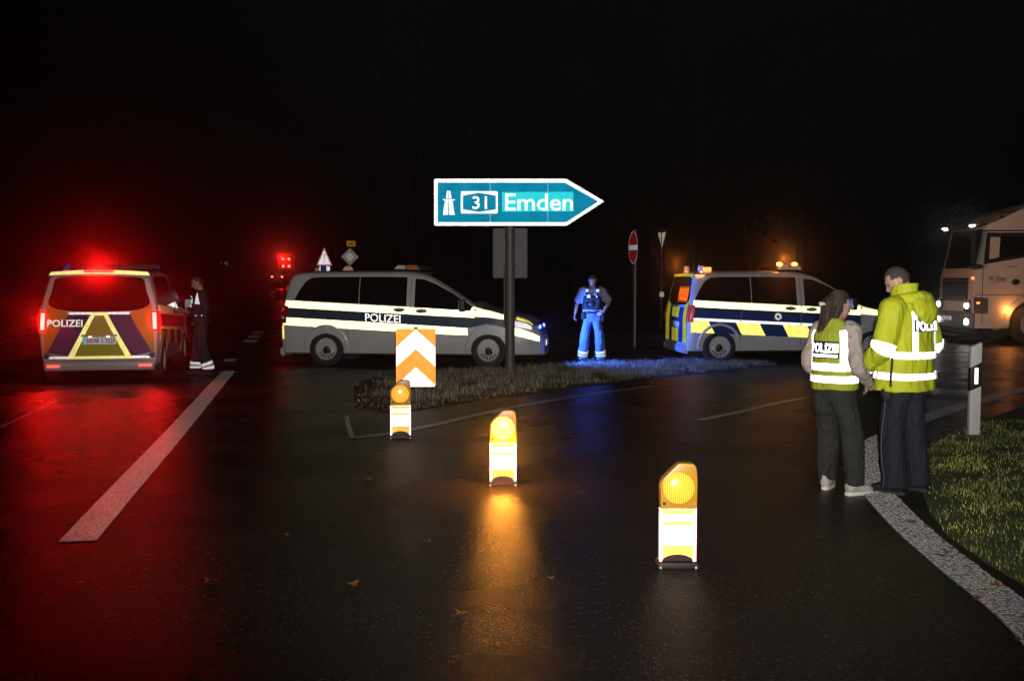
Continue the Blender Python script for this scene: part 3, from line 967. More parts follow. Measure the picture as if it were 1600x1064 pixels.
    # windscreen
    def wsf(u, v):
        x = 2.88 + (3.80 - 2.88) * v
        hw = sh.y(x, 9) if False else 0
        w = .64 + .10 * v
        y = -w + 2 * w * u
        return (x + .006, y, sh.ztop(x, y) + .006)
    B(M().grid(wsf, 8, 10), 'windscreen', gl)
    # nose: grille, headlamps, bumper, plate
    gr = M()
    gr.grid(lambda u, v: (lambda y, z: (nose_x(sh, y, z) + .012, y, z))(-.42 + .84 * u, .62 + .24 * v), 10, 5)
    go = B(gr, 'grille', MT['black_plastic'])
    for z in (.67, .73, .79):
        B(M().grid(lambda u, v: (lambda y, zz_: (nose_x(sh, y, zz_) + .024, y, zz_))(-.38 + .76 * u, z - .008 + .016 * v), 10, 1), 'slat', MT['steel'], go)
    B(M().box((5.155, 0, .47), (.02, .52, .11)), 'number_plate', MT['sign_white'], bevel=.004)
    B(M().grid(lambda u, v: (lambda y, z: (nose_x(sh, y, z) + .010, y, z))(-.50 + 1.0 * u, .28 + .12 * v), 8, 3), 'air_intake', MT['black_plastic'])
    if kind != 'mid':
        for sg in (-1, 1):
            B(side_cols(sh, [(4.56, .80, .905), (4.7, .78, .90), (4.84, .76, .86), (4.93, .74, .80)], sg, .012), 'headlight', [MT['lens_clear']])
    for sg in (-1, 1):
        fb = M().ball((4.99, sg * .72, .36), (.05, .07, .05), 12)
        B(fb, 'fog_lamp', MT['lens_clear'])
    # rear: glass, tailgate seams, bumper, number plate
    wc = [(.80, 1.36, 1.58), (.79, 1.30, 1.69), (.76, 1.265, 1.725), (.68, 1.225, 1.745), (.5, 1.19, 1.755), (.25, 1.18, 1.765)]
    wc = wc + [(0, 1.18, 1.765)] + [(-a, b, c) for a, b, c in wc[::-1]]
    rg = M()
    rg.grid(lambda u, v: (lambda c: sh.rear(c[0] * (1 - .10 * v), c[1] + (c[2] - c[1]) * v, .006))(wc[round(u * (len(wc) - 1))]), len(wc) - 1, 6)
    rwin = B(rg, 'rear_window', gl)
    B(M().add([(x0 + .02 - d, y, z) for y in (-.86, .86) for d, z in ((0, .20), (.055, .215), (.075, .25), (.07, .34), (.03, .385), (0, .39))], [(i, i + 1, i + 7, i + 6) for i in range(5)] + [(0, 6, 11, 5)[::1], (0, 1, 2, 3, 4, 5), (11, 10, 9, 8, 7, 6)]), 'rear_bumper', MT['silver'], bevel=.0)
    for q in ([(-.84, .40), (-.833, .40), (-.80, 1.2), (-.807, 1.2)], [(.833, .40), (.84, .40), (.807, 1.2), (.80, 1.2)], [(-.82, .80), (.82, .80), (.82, .807), (-.82, .807)]):
        B(rear_quad(sh, q, .0025, 8, 8), 'tailgate_seam', MT['liner'])
    if kind == 'left':
        # yellow and blue rear livery
        for sg in (1, -1):
            B(rear_quad(sh, [(sg * .875, .50), (sg * .83, .50), (sg * .48, 1.145), (sg * .845, 1.145)], .0032), 'livery_panel', MT['yellow_foil'])
            B(rear_quad(sh, [(sg * .845, 1.147), (sg * .48, 1.147), (sg * .56, 1.19), (sg * .81, 1.34)], .0036), 'livery_panel', MT['yellow_foil'])
            B(rear_quad(sh, [(sg * .828, .50), (sg * .50, .445), (sg * .08, 1.145), (sg * .478, 1.145)], .0042), 'livery_panel', MT['blue_foil'])
            B(rear_quad(sh, [(sg * .875, .41), (sg * .66, .41), (sg * .832, .498), (sg * .875, .498)], .0036), 'livery_panel', MT['blue_foil'])
            # dashed white bands under the window and along the bottom
            for k in range(4):
                a = sg * (.105 + .095 * k)
                B(rear_quad(sh, [(a, 1.132), (a + sg * .086, 1.132), (a + sg * .086, 1.168), (a, 1.168)], .0085, 2, 2), 'reflector_dash', MT['r_white'])
                a = sg * (.505 + .073 * k)
                B(rear_quad(sh, [(a, .405), (a + sg * .067, .405), (a + sg * .067, .442), (a, .442)], .0085, 2, 2), 'reflector_dash', MT['r_white'])
        B(rear_quad(sh, [(.44, .44), (-.44, .44), (-.05, 1.11), (.05, 1.11)], .0065), 'livery_panel', MT['lime_foil'])
        tri = M()
        rear_quad(sh, [(.52, .400), (.42, .400), (.045, 1.168), (.115, 1.168)], .0095, 2, 8, tri)
        rear_quad(sh, [(-.42, .400), (-.52, .400), (-.115, 1.168), (-.045, 1.168)], .0095, 2, 8, tri)
        rear_quad(sh, [(.42, .400), (-.42, .400), (-.40, .445), (.40, .445)], .0095, 8, 2, tri)
        rear_quad(sh, [(.07, 1.115), (-.07, 1.115), (-.045, 1.168), (.045, 1.168)], .0095, 4, 2, tri)
        B(tri, 'warning_triangle', MT['r_tri'], clean=False)
        tv, tf = fit_text('POLIZEI', .55, .115, .014)
        B(M().add([sh.rear(.535 - x, .99 + y, .012) for x, y in tv], tf), 'lettering', MT['r_white'], clean=False)
        em = M()                                             # round star emblem above the plate
        Lx = Matrix.Translation(Vector(sh.rear(0, 1.045, .012))) @ Matrix.Rotation(-math.pi / 2, 4, 'Y')
        em.lathe([(.046, 0), (.046, .008), (.038, .008), (.038, 0)], 28, 0, Lx)
        for k in range(3):
            a = R(90 + 120 * k); q = Matrix.Rotation(a, 4, 'Z')
            em.add([(0.0, -.008, .003), (.04, 0, .003), (0, .008, .003), (0, 0, .009)], [(0, 1, 3), (1, 2, 3)], 0, Lx @ Matrix.Rotation(R(90), 4, 'Z') @ Matrix.Rotation(R(120 * k), 4, 'Z') @ Matrix.Rotation(R(90), 4, 'Z'))
        B(em, 'emblem', MT['steel'], clean=False)
        # spoiler with reflective yellow edge
        sp = M()
        def spf(u, v):
            y = -.80 + 1.6 * u
            z0 = 1.775 + .025 * (1 - (y / .8) ** 2)
            return (x0 + .10 + .05 * abs(y / .8) ** 3 - .0 + .02 * v, y * (1 - .04 * v), z0 + .058 * v + .01 * (1 - (y / .8) ** 2) * v)
        sp.grid(spf, 14, 2)
        B(sp, 'spoiler_edge', MT['r_tri'])
        bb = M().box((x0 + .070, 0, 1.845), (.07, .46, .04))
        B(bb, 'brake_light', GL['brake'], bevel=.006, label='long red brake light glowing above the rear window')
        pl = B(M().box((x0 - .012, 0, .70), (.016, .53, .12)), 'number_plate', MT['r_plate'], bevel=.003)
        tv, tf = fit_text('NRW  5 7520', .44, .080, .022, 1.12)
        B(M().add([(x0 - .0225, -.025 - x, .70 + y) for x, y in tv], tf), 'plate_lettering', MT['sign_black'], pl, clean=False)
        B(M().box((x0 - .0215, .24, .70), (.003, .045, .10)), 'plate_stripe', MT['r_cyan'], pl)
        sd = M()
        for z in (.722, .682):
            sd.lathe([(.014, 0), (0, 0)], 12, 0, Matrix.Translation((x0 - .0225, .026, z)) @ Matrix.Rotation(-math.pi / 2, 4, 'Y'))
        B(sd, 'plate_seal', MT['sign_black'], pl, clean=False)
        bar = B(M().box((x0 - .02, 0, .785), (.04, .56, .03)), 'plate_light_bar', MT['silver'], bevel=.008)
        for y in (.14, -.14):
            B(M().box((x0 - .036, y, .767), (.012, .05, .010)), 'plate_lamp', GL['white_dim'], bar)
        for sg in (1, -1):
            B(M().box((x0 - .058, sg * .72, .285), (.012, .20, .034)), 'bumper_lamp', GL['refl_tail'], bevel=.004)
    if kind == 'right':
        for q, m in (([(.86, .56), (.55, .56), (.55, 1.03), (.80, 1.10)], 'r_lime'), ([(.52, .56), (.34, .56), (.40, 1.02), (.55, 1.02)], 'blue_foil'),
                     ([(.33, .56), (-.2, .56), (-.2, .74), (.33, .74)], 'r_lime'), ([(.33, .89), (-.2, .89), (-.2, 1.02), (.39, 1.02)], 'r_lime'),
                     ([(.33, .75), (-.2, .75), (-.2, .88), (.35, .88)], 'blue_foil'), ([(-.55, .56), (-.86, .56), (-.80, 1.10), (-.55, 1.03)], 'r_lime'), ([(-.22, .56), (-.52, .56), (-.52, 1.02), (-.22, 1.02)], 'blue_foil'),
                     ([(-.86, 1.06), (-.80, 1.06), (-.79, 1.15), (-.84, 1.15)], 'r_lime')):
            q = [(y_, min(1.36, .42 + (z_ - .56) * 1.55)) for y_, z_ in q]
            B(rear_quad(sh, q, .004), 'livery_panel', MT[m])
        B(rear_quad(sh, [(-.80, 1.76), (.80, 1.76), (.76, 1.815), (-.76, 1.815)], .010, 12, 2), 'spoiler_edge', MT['r_lime'])
        pl = B(M().box((x0 - .012, 0, .78), (.016, .52, .11)), 'number_plate', MT['r_plate'], bevel=.003)
        # lit matrix sign behind the rear glass
        dp = B(rear_quad(sh, [(.06, 1.24), (-.70, 1.24), (-.68, 1.56), (.06, 1.56)], .012, 8, 4), 'matrix_sign', GL['display_bg'])
        tv, tf = fit_text('POLIZEI', .70, .24, .012)
        B(M().add([sh.rear(-.32 - x, 1.40 + y, .018) for x, y in tv], tf), 'matrix_lettering', GL['display'], dp, clean=False)
        for sg in (1, -1):
            B(M().box((x0 - .058, sg * .76, .31), (.012, .12, .03)), 'bumper_lamp', GL['tail_dim'], bevel=.004)
    if kind == 'mid':
        B(rear_quad(sh, [(.86, .56), (-.86, .56), (-.80, .82), (.80, .82)], .004, 12, 4), 'livery_panel', MT['r_lemon'])
        pl = B(M().box((x0 - .012, 0, .84), (.016, .52, .11)), 'number_plate', MT['r_white'], bevel=.003)
        for sg in (1, -1):
            B(side_cols(sh, [(x0 + .005, .54, .80), (x0 + .055, .54, .80)], sg, .0045, 4, 2), 'livery_panel', MT['r_yellow'])
    # roof: light bar, beacons, aerials
    zr = sh.top(2.4)[0]
    lb = M().prism([(2.18, zr + .015), (2.72, zr + .005), (2.66, zr + .105), (2.28, zr + .11)], -.66, .66)
    lbo = B(lb, 'light_bar', MT['plate_back'], bevel=.015)
    for sg in (-1, 1):
        B(M().prism([(2.20, zr + .028), (2.42, zr + .028), (2.42, zr + .095), (2.27, zr + .098)], sg * .662, sg * .676), 'bar_end', MT['lens_blue'] if kind == 'left' else MT['lens_clear'], lbo)
        B(M().prism([(2.44, zr + .025), (2.69, zr + .018), (2.645, zr + .097), (2.44, zr + .098)], sg * .662, sg * .676), 'bar_end', MT['lens_blue'] if kind == 'left' else (MT['lens_amber'] if kind == 'mid' else MT['lens_clear']), lbo)  # on the middle van the amber colour stands in for orange light
        bx = x0 + (.36 if kind == 'mid' else .32)
        zt = sh.ztop(bx, .55)
        if sg < 0 and kind != 'right':
            continue
        bc = M().lathe([(.075, -.02), (.075, .015), (.062, .02), (.062, .11), (.05, .13), (0, .135)], 20, 0, Matrix.Translation((bx + .05, sg * .55, zt)))
        B(bc, 'blue_beacon', MT['lens_blue'] if kind != 'right' else MT['lens_clear'])
    for ax, ay, h in ((1.9, .2, .22), (3.0, -.1, .20), (.55, -.3, .20)):
        B(M().tube([(ax, ay, sh.ztop(ax, ay) - .01), (ax - .03, ay, sh.ztop(ax, ay) + h)], [.006, .003], 6), 'aerial', MT['black_plastic'])
    # underbody so that no light shows through below the floor
    B(M().box((2.5, 0, .285), (4.2, 1.15, .09)), 'underbody', MT['liner'])
    return root, sh

def cyl_geo(cx, cz, r, y0, y1, n):
    vs = [(cx + r * math.cos(2 * math.pi * k / n), y, cz + r * math.sin(2 * math.pi * k / n)) for y in (y0, y1) for k in range(n)]
    fs = [tuple(range(n)), tuple(range(2 * n - 1, n - 1, -1))] + [(k, k + n, (k + 1) % n + n, (k + 1) % n) for k in range(n)]
    return vs, fs

def nose_x(sh, y, z):
    """front of the van at height z and half width y"""
    x = 5.14
    while x > 4.3 and (sh.top(x)[0] < z or sh.y(x, min(z, sh.top(x)[0] - .02)) < abs(y)):
        x -= .01
    return x

MT['r_lime'] = retro('reflective_lime', (0.85, 0.85, 0.06), 0.34, 0.16, 0.34, 0.6)
MT['r_tri'] = retro('reflective_triangle_yellow', (1.0, .92, .30), .30, .15, .34, .5)
MT['r_plate'] = retro('number_plate_white', (.9, .9, .92), .09, .03, .34, .6, .05)
GL['white_dim'] = glow('plate_lamp_glow', (1, .95, .9), 4)

def place(px, py, hx, hy, ang):
    """root position that puts the body point (hx, hy) on the ground under a pixel"""
    p = at(px, py)
    c, s = math.cos(ang), math.sin(ang)
    return (p.x - (c * hx - s * hy), p.y - (s * hx + c * hy), 0)

def lamp(name, parent, loc, col, power, size=.04):
    l = bpy.data.lights.new(name, 'POINT')
    l.energy = power; l.color = col; l.shadow_soft_size = size
    return link(name, l, parent) , l

def put_lamp(name, parent, loc, col, power, size=.04):
    o, l = lamp(name, parent, loc, col, power, size)
    o.location = loc
    return o

A_MID, A_RIGHT = R(-7), R(6)
A_LEFT = math.atan2(RD.y, RD.x)
van_m, sh_m = make_van('police_van', 'silver police van with yellow side stripes standing broadside behind the arrow sign', place(510, 573, .90, -.945, A_MID), A_MID, 'mid')
van_r, sh_r = make_van('police_van', 'police van with blue and yellow blocks and a star badge, amber beacons lit', place(1124, 569, .90, -.945, A_RIGHT), A_RIGHT, 'right')
van_l, sh_l = make_van('police_van', 'police van seen from behind with red tail lamps lit and a yellow triangle', place(157, 598, .245, 0, A_LEFT), A_LEFT, 'left')

# blue strobe in the grille of the middle van
for sg in (-1, 1):
    xg = nose_x(sh_m, .30, .80)
    st = M().ball((xg + .035, sg * .38, .78), (.025, .05, .04), 12).build('grille_strobe', GL['blue'], van_m, label='small blue strobe shining in the grille')
    if sg > 0:
        continue
    l = bpy.data.lights.new('strobe_light', 'SPOT')
    l.energy = 1150; l.color = (.05, .17, 1.0); l.shadow_soft_size = .03; l.spot_size = R(118); l.spot_blend = .55
    lo = link('strobe_light', l, van_m)
    lo.location = (xg + .07, sg * .38, .78); lo.rotation_euler = Vector((1, .12, -.10)).to_track_quat('-Z', 'Y').to_euler()
# amber beacons on the right van
for sg in (-1, 1):
    l = bpy.data.lights.new('tail_light', 'SPOT')
    l.energy = 38; l.color = (1, .006, .005); l.shadow_soft_size = .05; l.spot_size = R(165); l.spot_blend = .35
    lo = link('tail_light', l, van_l)
    lo.location = (.245 - .05, sg * .88, 1.04); lo.rotation_euler = Vector((-1, sg * .25, -.12)).to_track_quat('-Z', 'Y').to_euler()
l = bpy.data.lights.new('brake_light', 'SPOT')
l.energy = 120; l.color = (1, .006, .005); l.shadow_soft_size = .04; l.spot_size = R(150); l.spot_blend = .4
lo = link('brake_light', l, van_l)
lo.location = (.245 + .03, 0, 1.865); lo.rotation_euler = Vector((-1, 0, .1)).to_track_quat('-Z', 'Y').to_euler()
zr = sh_r.top(2.4)[0]
for x in (2.24, 2.56):
    b = M().ball((x, -.60, zr + .135), (.06, .05, .035), 12).build('amber_beacon', GL['amber'], van_r, label='lit amber flashing lamp on the roof bar')
put_lamp('beacon_light', van_r, (2.45, -.30, zr + .26), (1.0, .26, .04), 14, .05)
l = bpy.data.lights.new('beacon_light', 'SPOT')
l.energy = 560; l.color = (1, .40, .16); l.shadow_soft_size = .05; l.spot_size = R(60); l.spot_blend = .7
lo = link('beacon_light', l, van_r)
lo.location = (2.7, .62, zr + .2); lo.rotation_euler = Vector((8.1, 5.2, .1)).to_track_quat('-Z', 'Y').to_euler()
put_lamp('beacon_light', van_r, (.28, .25, zr + .10), (1.0, .26, .04), 8, .04)
for y, n in ((-.70, 0), ):
    M().prism([(.40, 1.80), (.62, 1.80), (.58, 1.755), (.46, 1.745)], -.84, -.79).build('side_marker_lamp', GL['amber_soft'], van_r)
M().box((.72, -.62, sh_r.ztop(.72, -.6) + .05), (.16, .10, .09)).build('rear_beacon', GL['amber_soft'], van_r, bevel=.02)
# ------------------------------------------------------------------ arrow sign
def flat(poly, y, g=None, m=0):
    """upright polygon (x,z) facing -y"""
    g = g or M()
    g.add([(p[0], y, p[1]) for p in poly], [tuple(range(len(poly)))], m)
    return g

base = at(797, 584)
D_ = base.y
def q_(px, py):
    p = far(px, py, D_)
    return (p.x - base.x, p.z)
Q = lambda *a: [q_(x, y) for x, y in a]
sign = thing('direction_sign', 'blue arrow shaped sign reading 31 Emden on a tall grey post in the grass island', 'road sign', base)
outer = Q((680, 279.6), (883, 279.6), (885.5, 280.2), (941.5, 313.2), (943.6, 315), (941.5, 316.6), (887, 352), (884.5, 353), (680, 353), (678.3, 351.5), (678.3, 281))
M().prism(outer, 0, .035).build('board', MT['zinc'], sign)
flat(outer, -.002).build('border', MT['sign_white'], sign, clean=False)
for a, b in ((684, 765.85), (766.15, 855.85)):
    flat(Q((a, 285.8), (b, 285.8), (b, 347.4), (a, 347.4)), -.005).build('panel', MT['r_blue'], sign, clean=False)
flat(Q((856.15, 285.8), (882.6, 285.8), (934.6, 315), (885, 347.4), (856.15, 347.4)), -.005).build('panel', MT['r_blue'], sign, clean=False)
ms = M()
cx = 701.2
for sg in (-1, 1):
    flat(Q((cx + sg * .5, 315), (cx + sg * 6, 315), (cx + sg * 9.3, 336), (cx + sg * .8, 336)), -.008, ms)
    flat(Q((cx + sg * .4, 298.4), (cx + sg * 2.6, 298.4), (cx + sg * 4.6, 310.6), (cx + sg * .4, 310.6)), -.008, ms)
flat(Q((690.6, 311.6), (711.8, 311.6), (709.5, 313.2), (707, 314.2), (695.4, 314.2), (693, 313.2)), -.008, ms)
ms.build('motorway_symbol', MT['sign_white'], sign, clean=False)
bx = flat(Q((721.5, 299), (776.3, 299), (777.8, 300.5), (777.8, 332.6), (776.3, 334), (721.5, 334), (720, 332.6), (720, 300.5)), -.008).build('number_box', MT['sign_white'], sign, clean=False)
flat(Q((723.4, 306), (748.3, 301.7), (774.7, 306), (774.7, 327.4), (748.3, 331.6), (723.4, 327.4)), -.010).build('number_field', MT['r_blue'], bx, clean=False)
S_ = 1700 / D_
def sign_text(s, x0, x1, y0, y1, y, m, name, par, bold):
    tv, tf = fit_text(s, (x1 - x0) / S_, (y1 - y0) / S_, bold)
    c = q_((x0 + x1) / 2, (y0 + y1) / 2)
    M().add([(c[0] + a, y, c[1] + b) for a, b in tv], tf).build(name, m, par, clean=False)
sign_text('31', 738, 761, 307, 327, -.012, MT['sign_white'], 'number', bx, .012)
pt = flat(Q((784.2, 300.5), (895.8, 300.0), (895.8, 330.4), (784.4, 331)), -.008).build('name_panel', MT['r_cyan'], sign, clean=False)
sign_text('Emden', 789.5, 895, 303, 329.5, -.011, MT['sign_white'], 'lettering', pt, .012)
M().tube([(0, .11, -.1), (0, .11, 3.45)], .088, 20).build('post', MT['zinc'], sign)
rp_ = Q((772, 356.5), (822, 356.5), (824, 358.5), (824, 432.5), (822, 434.5), (772, 434.5), (770, 432.5), (770, 358.5))
rs = M().prism(rp_, .215, .225).build('rear_sign', MT['plate_back'], sign)
rim_ = M()
cpx = [(p[0], .21, p[1]) for p in rp_]
rim_.tube(cpx + [cpx[0]], .009, 6)
rim_.build('rim', MT['zinc'], rs)
cl = M()
for z in (1.95, 2.5, 2.85, 3.3):
    cl.lathe([(.092, -.025), (.10, -.025), (.10, .025), (.092, .025)], 16, 0, Matrix.Translation((0, .11, z)))
cl.build('clamp', MT['zinc'], sign)
M().tube([(-.10, .06, .9), (-.105, .06, 1.9)], .014, 6).build('cable_pipe', MT['zinc'], sign)

# ------------------------------------------------------------------ chevron plate on a short post
b = at(650, 628); s_ = 1700 / b.y
chev = thing('chevron_sign', 'orange and white chevron plate on a thin short post at the island tip', 'road sign', b)
w, z1 = 62.0 / s_ / 2, far(650, 514, b.y).z
z0 = far(650, 604.5, b.y).z
H = z1 - z0
def rr(w, z0, z1, r, n=4):
    o = []
    for cx_, cz, a in ((w - r, z0 + r, -90), (w - r, z1 - r, 0), (-w + r, z1 - r, 90), (-w + r, z0 + r, 180)):
        o += [(cx_ + r * math.cos(R(a + 90 * k / n)), cz + r * math.sin(R(a + 90 * k / n))) for k in range(n + 1)]
    return o
M().prism(rr(w, z0, z1, .03), 0, .02).build('plate', MT['r_orange'], chev)
hz = lambda t: z1 - H * t
wi = w - .006
for t0, t1 in ((.010, .345), (.66, None)):
    if t1:
        poly = [(0, hz(t0)), (wi, hz(t0 + .30)), (wi, hz(t1 + .30)), (0, hz(t1)), (-wi, hz(t1 + .30)), (-wi, hz(t0 + .30))]
        g = M().add([(p[0], -.003, p[1]) for p in poly], [(0, 3, 2, 1), (0, 5, 4, 3)])
    else:
        g = flat([(0, hz(t0)), (wi * .98, hz(t0 + .30)), (wi * .93, z0 + .006), (-wi * .93, z0 + .006), (-wi * .98, hz(t0 + .30))], -.003)
    g.build('white_chevron', MT['r_white'], chev, clean=False)
M().tube([(0, .045, -.05), (0, .045, z1 + .015)], .022, 10).build('post', MT['zinc'], chev)
M().box((0, .02, z1 + .012), (.06, .05, .018)).build('clamp', MT['black_plastic'], chev, bevel=.003)

# ------------------------------------------------------------------ warning lamps
lens_hot = glow('amber_lens_lit', (1.0, 0.42, 0.03), 14.0, 26)
lens_warm = glow('amber_lens_glowing', (1.0, 0.40, 0.04), 1.1, 26)
lens_return = glow('amber_lens_flash_return', (1.0, 0.46, 0.04), 1.0, 26)  # glow stands in for the flash returned by the nearest lens
m_lampbody = mat('yellow_lamp_plastic', (0.40, 0.20, 0.012), 0.4, 0, 0.08)
m_base = mat('dark_red_rubber', (0.014, 0.003, 0.003), 0.6)
def make_lamp():
    root = thing('warning_lamp', '', 'warning lamp')
    k = 1 / 1234
    T = lambda x, y: ((x - 379) * k, (905 - y) * k)
    head = [T(*p) for p in ((243, 463), (243, 290), (250, 258), (266, 230), (365, 134), (380, 124), (400, 121), (480, 124), (500, 136), (511, 165), (518, 250), (516, 463))]
    M().prism(head, -.045, .045).build('lamp_housing', m_lampbody, root, bevel=.009)
    c = T(377, 305); mx = Matrix.Translation((c[0], -.045, c[1])) @ Matrix.Rotation(R(90), 4, 'X')
    M().lathe([(.104, 0), (.104, .008), (.097, .010), (.097, 0)], 32, 0, mx).build('lens_ring', m_lampbody, root, clean=False)
    M().lathe([(.096, .0), (.094, .012), (.08, .024), (.05, .033), (0, .036)], 32, 0, mx).build('lens', lens_warm, root)
    bl_ = [T(*p) for p in ((240, 862), (240, 464), (518, 464), (518, 862))]
    arch = [T(377 + 118 * math.cos(R(180 * t / 12)), 862 - 54 * math.sin(R(180 * t / 12))) for t in range(13)]
    blade = [bl_[0], bl_[1], bl_[2], bl_[3]] + arch
    M().prism(blade, -.022, .022).build('blade', MT['r_white'], root)
    def bar(y0, y1, x0=262, x1=496):
        return flat([T(x0, y1), T(x1, y1), T(x1, y0), T(x0, y0)], -.025)
    bar(468, 507).build('stripe', MT['r_orange'], root, clean=False)
    bar(560, 590).build('stripe', MT['r_orange'], root, clean=False)
    low = [T(262, 738), T(496, 738), T(496, 852)] + arch[1:-1] + [T(262, 852)]
    flat(low, -.025).build('stripe', MT['r_orange'], root, clean=False)
    for sx in (-1, 1):
        M().box((sx * .111, -.0245, (905 - 662) * k), (.004, .004, .32)).build('edge_strip', MT['r_red'], root)
    ft = M().prism([T(225, 905), T(533, 905), T(533, 888), T(518, 862), T(240, 862), T(225, 888)], -.06, .09)
    ft.build('base', m_base, root, bevel=.004)
    M().prism([T(262, 862)] + [T(377 + 112 * math.cos(R(180 - 180 * t / 12)), 862 - 50 * math.sin(R(180 * t / 12))) for t in range(13)], -.012, .012).build('base_dome', m_base, root)
    for x in (246, 508):
        b_ = M().lathe([(.008, 0), (.006, .006), (0, .007)], 10, 0, Matrix.Translation((T(x, 0)[0], -.061, T(0, 899)[1] + .002)) @ Matrix.Rotation(R(90), 4, 'X')).build('bolt', MT['steel'], root)
    for x in (272, 497):
        M().box((T(x, 0)[0], -.047, T(0, 420)[1]), (.018, .006, .018)).build('lock', MT['sign_black'] if x < 300 else m_lampbody, root)
    return root
lamp0 = make_lamp()
GL_ = 'amber warning lamps across the closed slip road'
for i, (px, py, lab, lm) in enumerate([(1058, 884, 'largest and nearest amber warning lamp on a reflective blade, right front on the road', lens_return),
                                       (786, 757, 'middle amber warning lamp with an orange glare on the wet road below it', lens_hot),
                                       (626, 684, 'farthest amber warning lamp on an orange and white blade just below the chevron plate', lens_warm)]):
    o = lamp0 if i == 0 else copy_tree(lamp0)
    o.location = at(px, py)
    o.rotation_euler = (0, 0, R([0, 1, 6][i]))
    o['label'] = lab; o['group'] = GL_
    for c in children(o):
        if c.name.split('.')[0] == 'lens':
            c.data = c.data.copy(); c.data.materials[0] = lm
        elif i == 1 and c.name.split('.')[0] == 'lamp_housing':
            put_lamp('lamp_light', o, (0, -.16, .30), (1.0, .32, .025), 34, .035)

# ------------------------------------------------------------------ marker post
b = at(1521, 682)
mp = thing('marker_post', 'white roadside marker post with a black band and reflector standing in the grass', 'marker post', b, R(-3))
prof = [(-.06, -.09), (.06, -.09), (.06, 1.045), (-.06, .985)]
M().prism(prof, -.035, .045).build('post', mat('marker_white', (0.5, 0.5, 0.49), 0.5, 0, 0.12, 6), mp, bevel=.012)
M().prism([(-.0615, .50), (.0615, .56), (.0615, .83), (-.0615, .765)], -.0375, .047).build('band', MT['sign_black'], mp, bevel=.012)
M().box((.0, -.042, .672), (.036, .012, .175)).build('reflector', MT['r_white'], mp, bevel=.003)

# ------------------------------------------------------------------ signs further off
b = at(991, 541); s_ = 1700 / b.y
ne = thing('no_entry_sign', 'red no entry disc with white bar turned nearly edge on, on a thin post', 'road sign', b)
hz_ = far(988, 387, b.y).z
M().tube([(0, .03, -.1), (0, .03, hz_ + .45)], .036, 10).build('post', MT['zinc'], ne)
r_ = 25 / s_
mx = Matrix.Translation((-.03, 0, hz_)) @ Matrix.Rotation(R(-80), 4, 'Z') @ Matrix.Rotation(R(90), 4, 'X')
M().lathe([(0, 0), (r_, 0), (r_, .012), (0, .012)], 36, 0, mx).build('disc', MT['plate_back'], ne)
M().lathe([(0, .0145), (r_ * .95, .0145)], 36, 0, mx).build('red_face', MT['r_red'], ne, clean=False)
M().lathe([(r_ * .95, .0147), (r_, .0147)], 36, 0, mx).build('white_rim', MT['r_white'], ne, clean=False)
M().box((0, 0, .0165), (r_ * 1.7, r_ * .32, .002), 0, mx).build('white_bar', MT['r_white'], ne)

b = far(1034, 432, 37); b.z = 0
gw = thing('give_way_sign', 'dark give way triangle seen from the side, behind the no entry disc', 'road sign', b)
z_ = far(1034, 375, 37).z
M().tube([(0, .03, -.1), (0, .03, z_ + .4)], .036, 10).build('post', MT['zinc'], gw)
a_ = .42
mx = Matrix.Translation((0, 0, z_)) @ Matrix.Rotation(R(-72), 4, 'Z')
M().prism([(-a_, .33), (a_, .33), (0, -.40)], -.006, .006, 0, mx).build('triangle', MT['plate_back'], gw)
M().prism([(-a_ * .72, .25), (a_ * .72, .25), (0, -.27)], -.0075, -.0065, 0, mx).build('white_face', MT['sign_cream'], gw)
M().box((0, -.02, far(1034, 460, 37).z), (.15, .03, .17)).build('reflector', MT['sign_grey'], gw)

MT['far_white'] = retro('bright_sign_white', (1, 1, 1), 1.2, .3)
b = far(507, 433, 58); b.z = 0
ws = thing('warning_sign', 'white and red triangle sign with an exclamation mark above the middle van roof', 'road sign', b)
zc = far(507, 402, 58).z; u = 58 / 1700
M().tube([(0, .04, -.1), (0, .04, zc + .5)], .038, 8).build('post', MT['zinc'], ws)
M().prism([(-12.5 * u, zc - 13 * u), (12.5 * u, zc - 13 * u), (0, zc + 15 * u)], 0, .02).build('red_triangle', retro('faded_red_sign', (1.0, .42, .40), .9, .2, .34, .5), ws)
flat([(-9.5 * u, zc - 11 * u), (9.5 * u, zc - 11 * u), (0, zc + 10.5 * u)], -.005).build('white_face', MT['far_white'], ws, clean=False)
ex = flat([(-.9 * u, zc + 5 * u), (-.5 * u, zc - 3.5 * u), (.5 * u, zc - 3.5 * u), (.9 * u, zc + 5 * u)], -.010)
flat([(-.8 * u, zc - 7.6 * u), (.8 * u, zc - 7.6 * u), (.8 * u, zc - 5.8 * u), (-.8 * u, zc - 5.8 * u)], -.010, ex)
ex.build('exclamation_mark', MT['sign_black'], ws, clean=False)
M().box((.5 * u, .01, zc - 18 * u), (16 * u, .02, 8 * u)).build('sub_plate', MT['far_white'], ws)
M().lathe([(0, 0), (3.6 * u, 0), (3.6 * u, .02), (0, .02)], 18, 0, Matrix.Translation((-11 * u, .02, zc - 20 * u)) @ Matrix.Rotation(R(90), 4, 'X')).build('round_plate', retro('pale_red_sign', (1.0, .62, .55), .5, .05, .34, .5), ws)

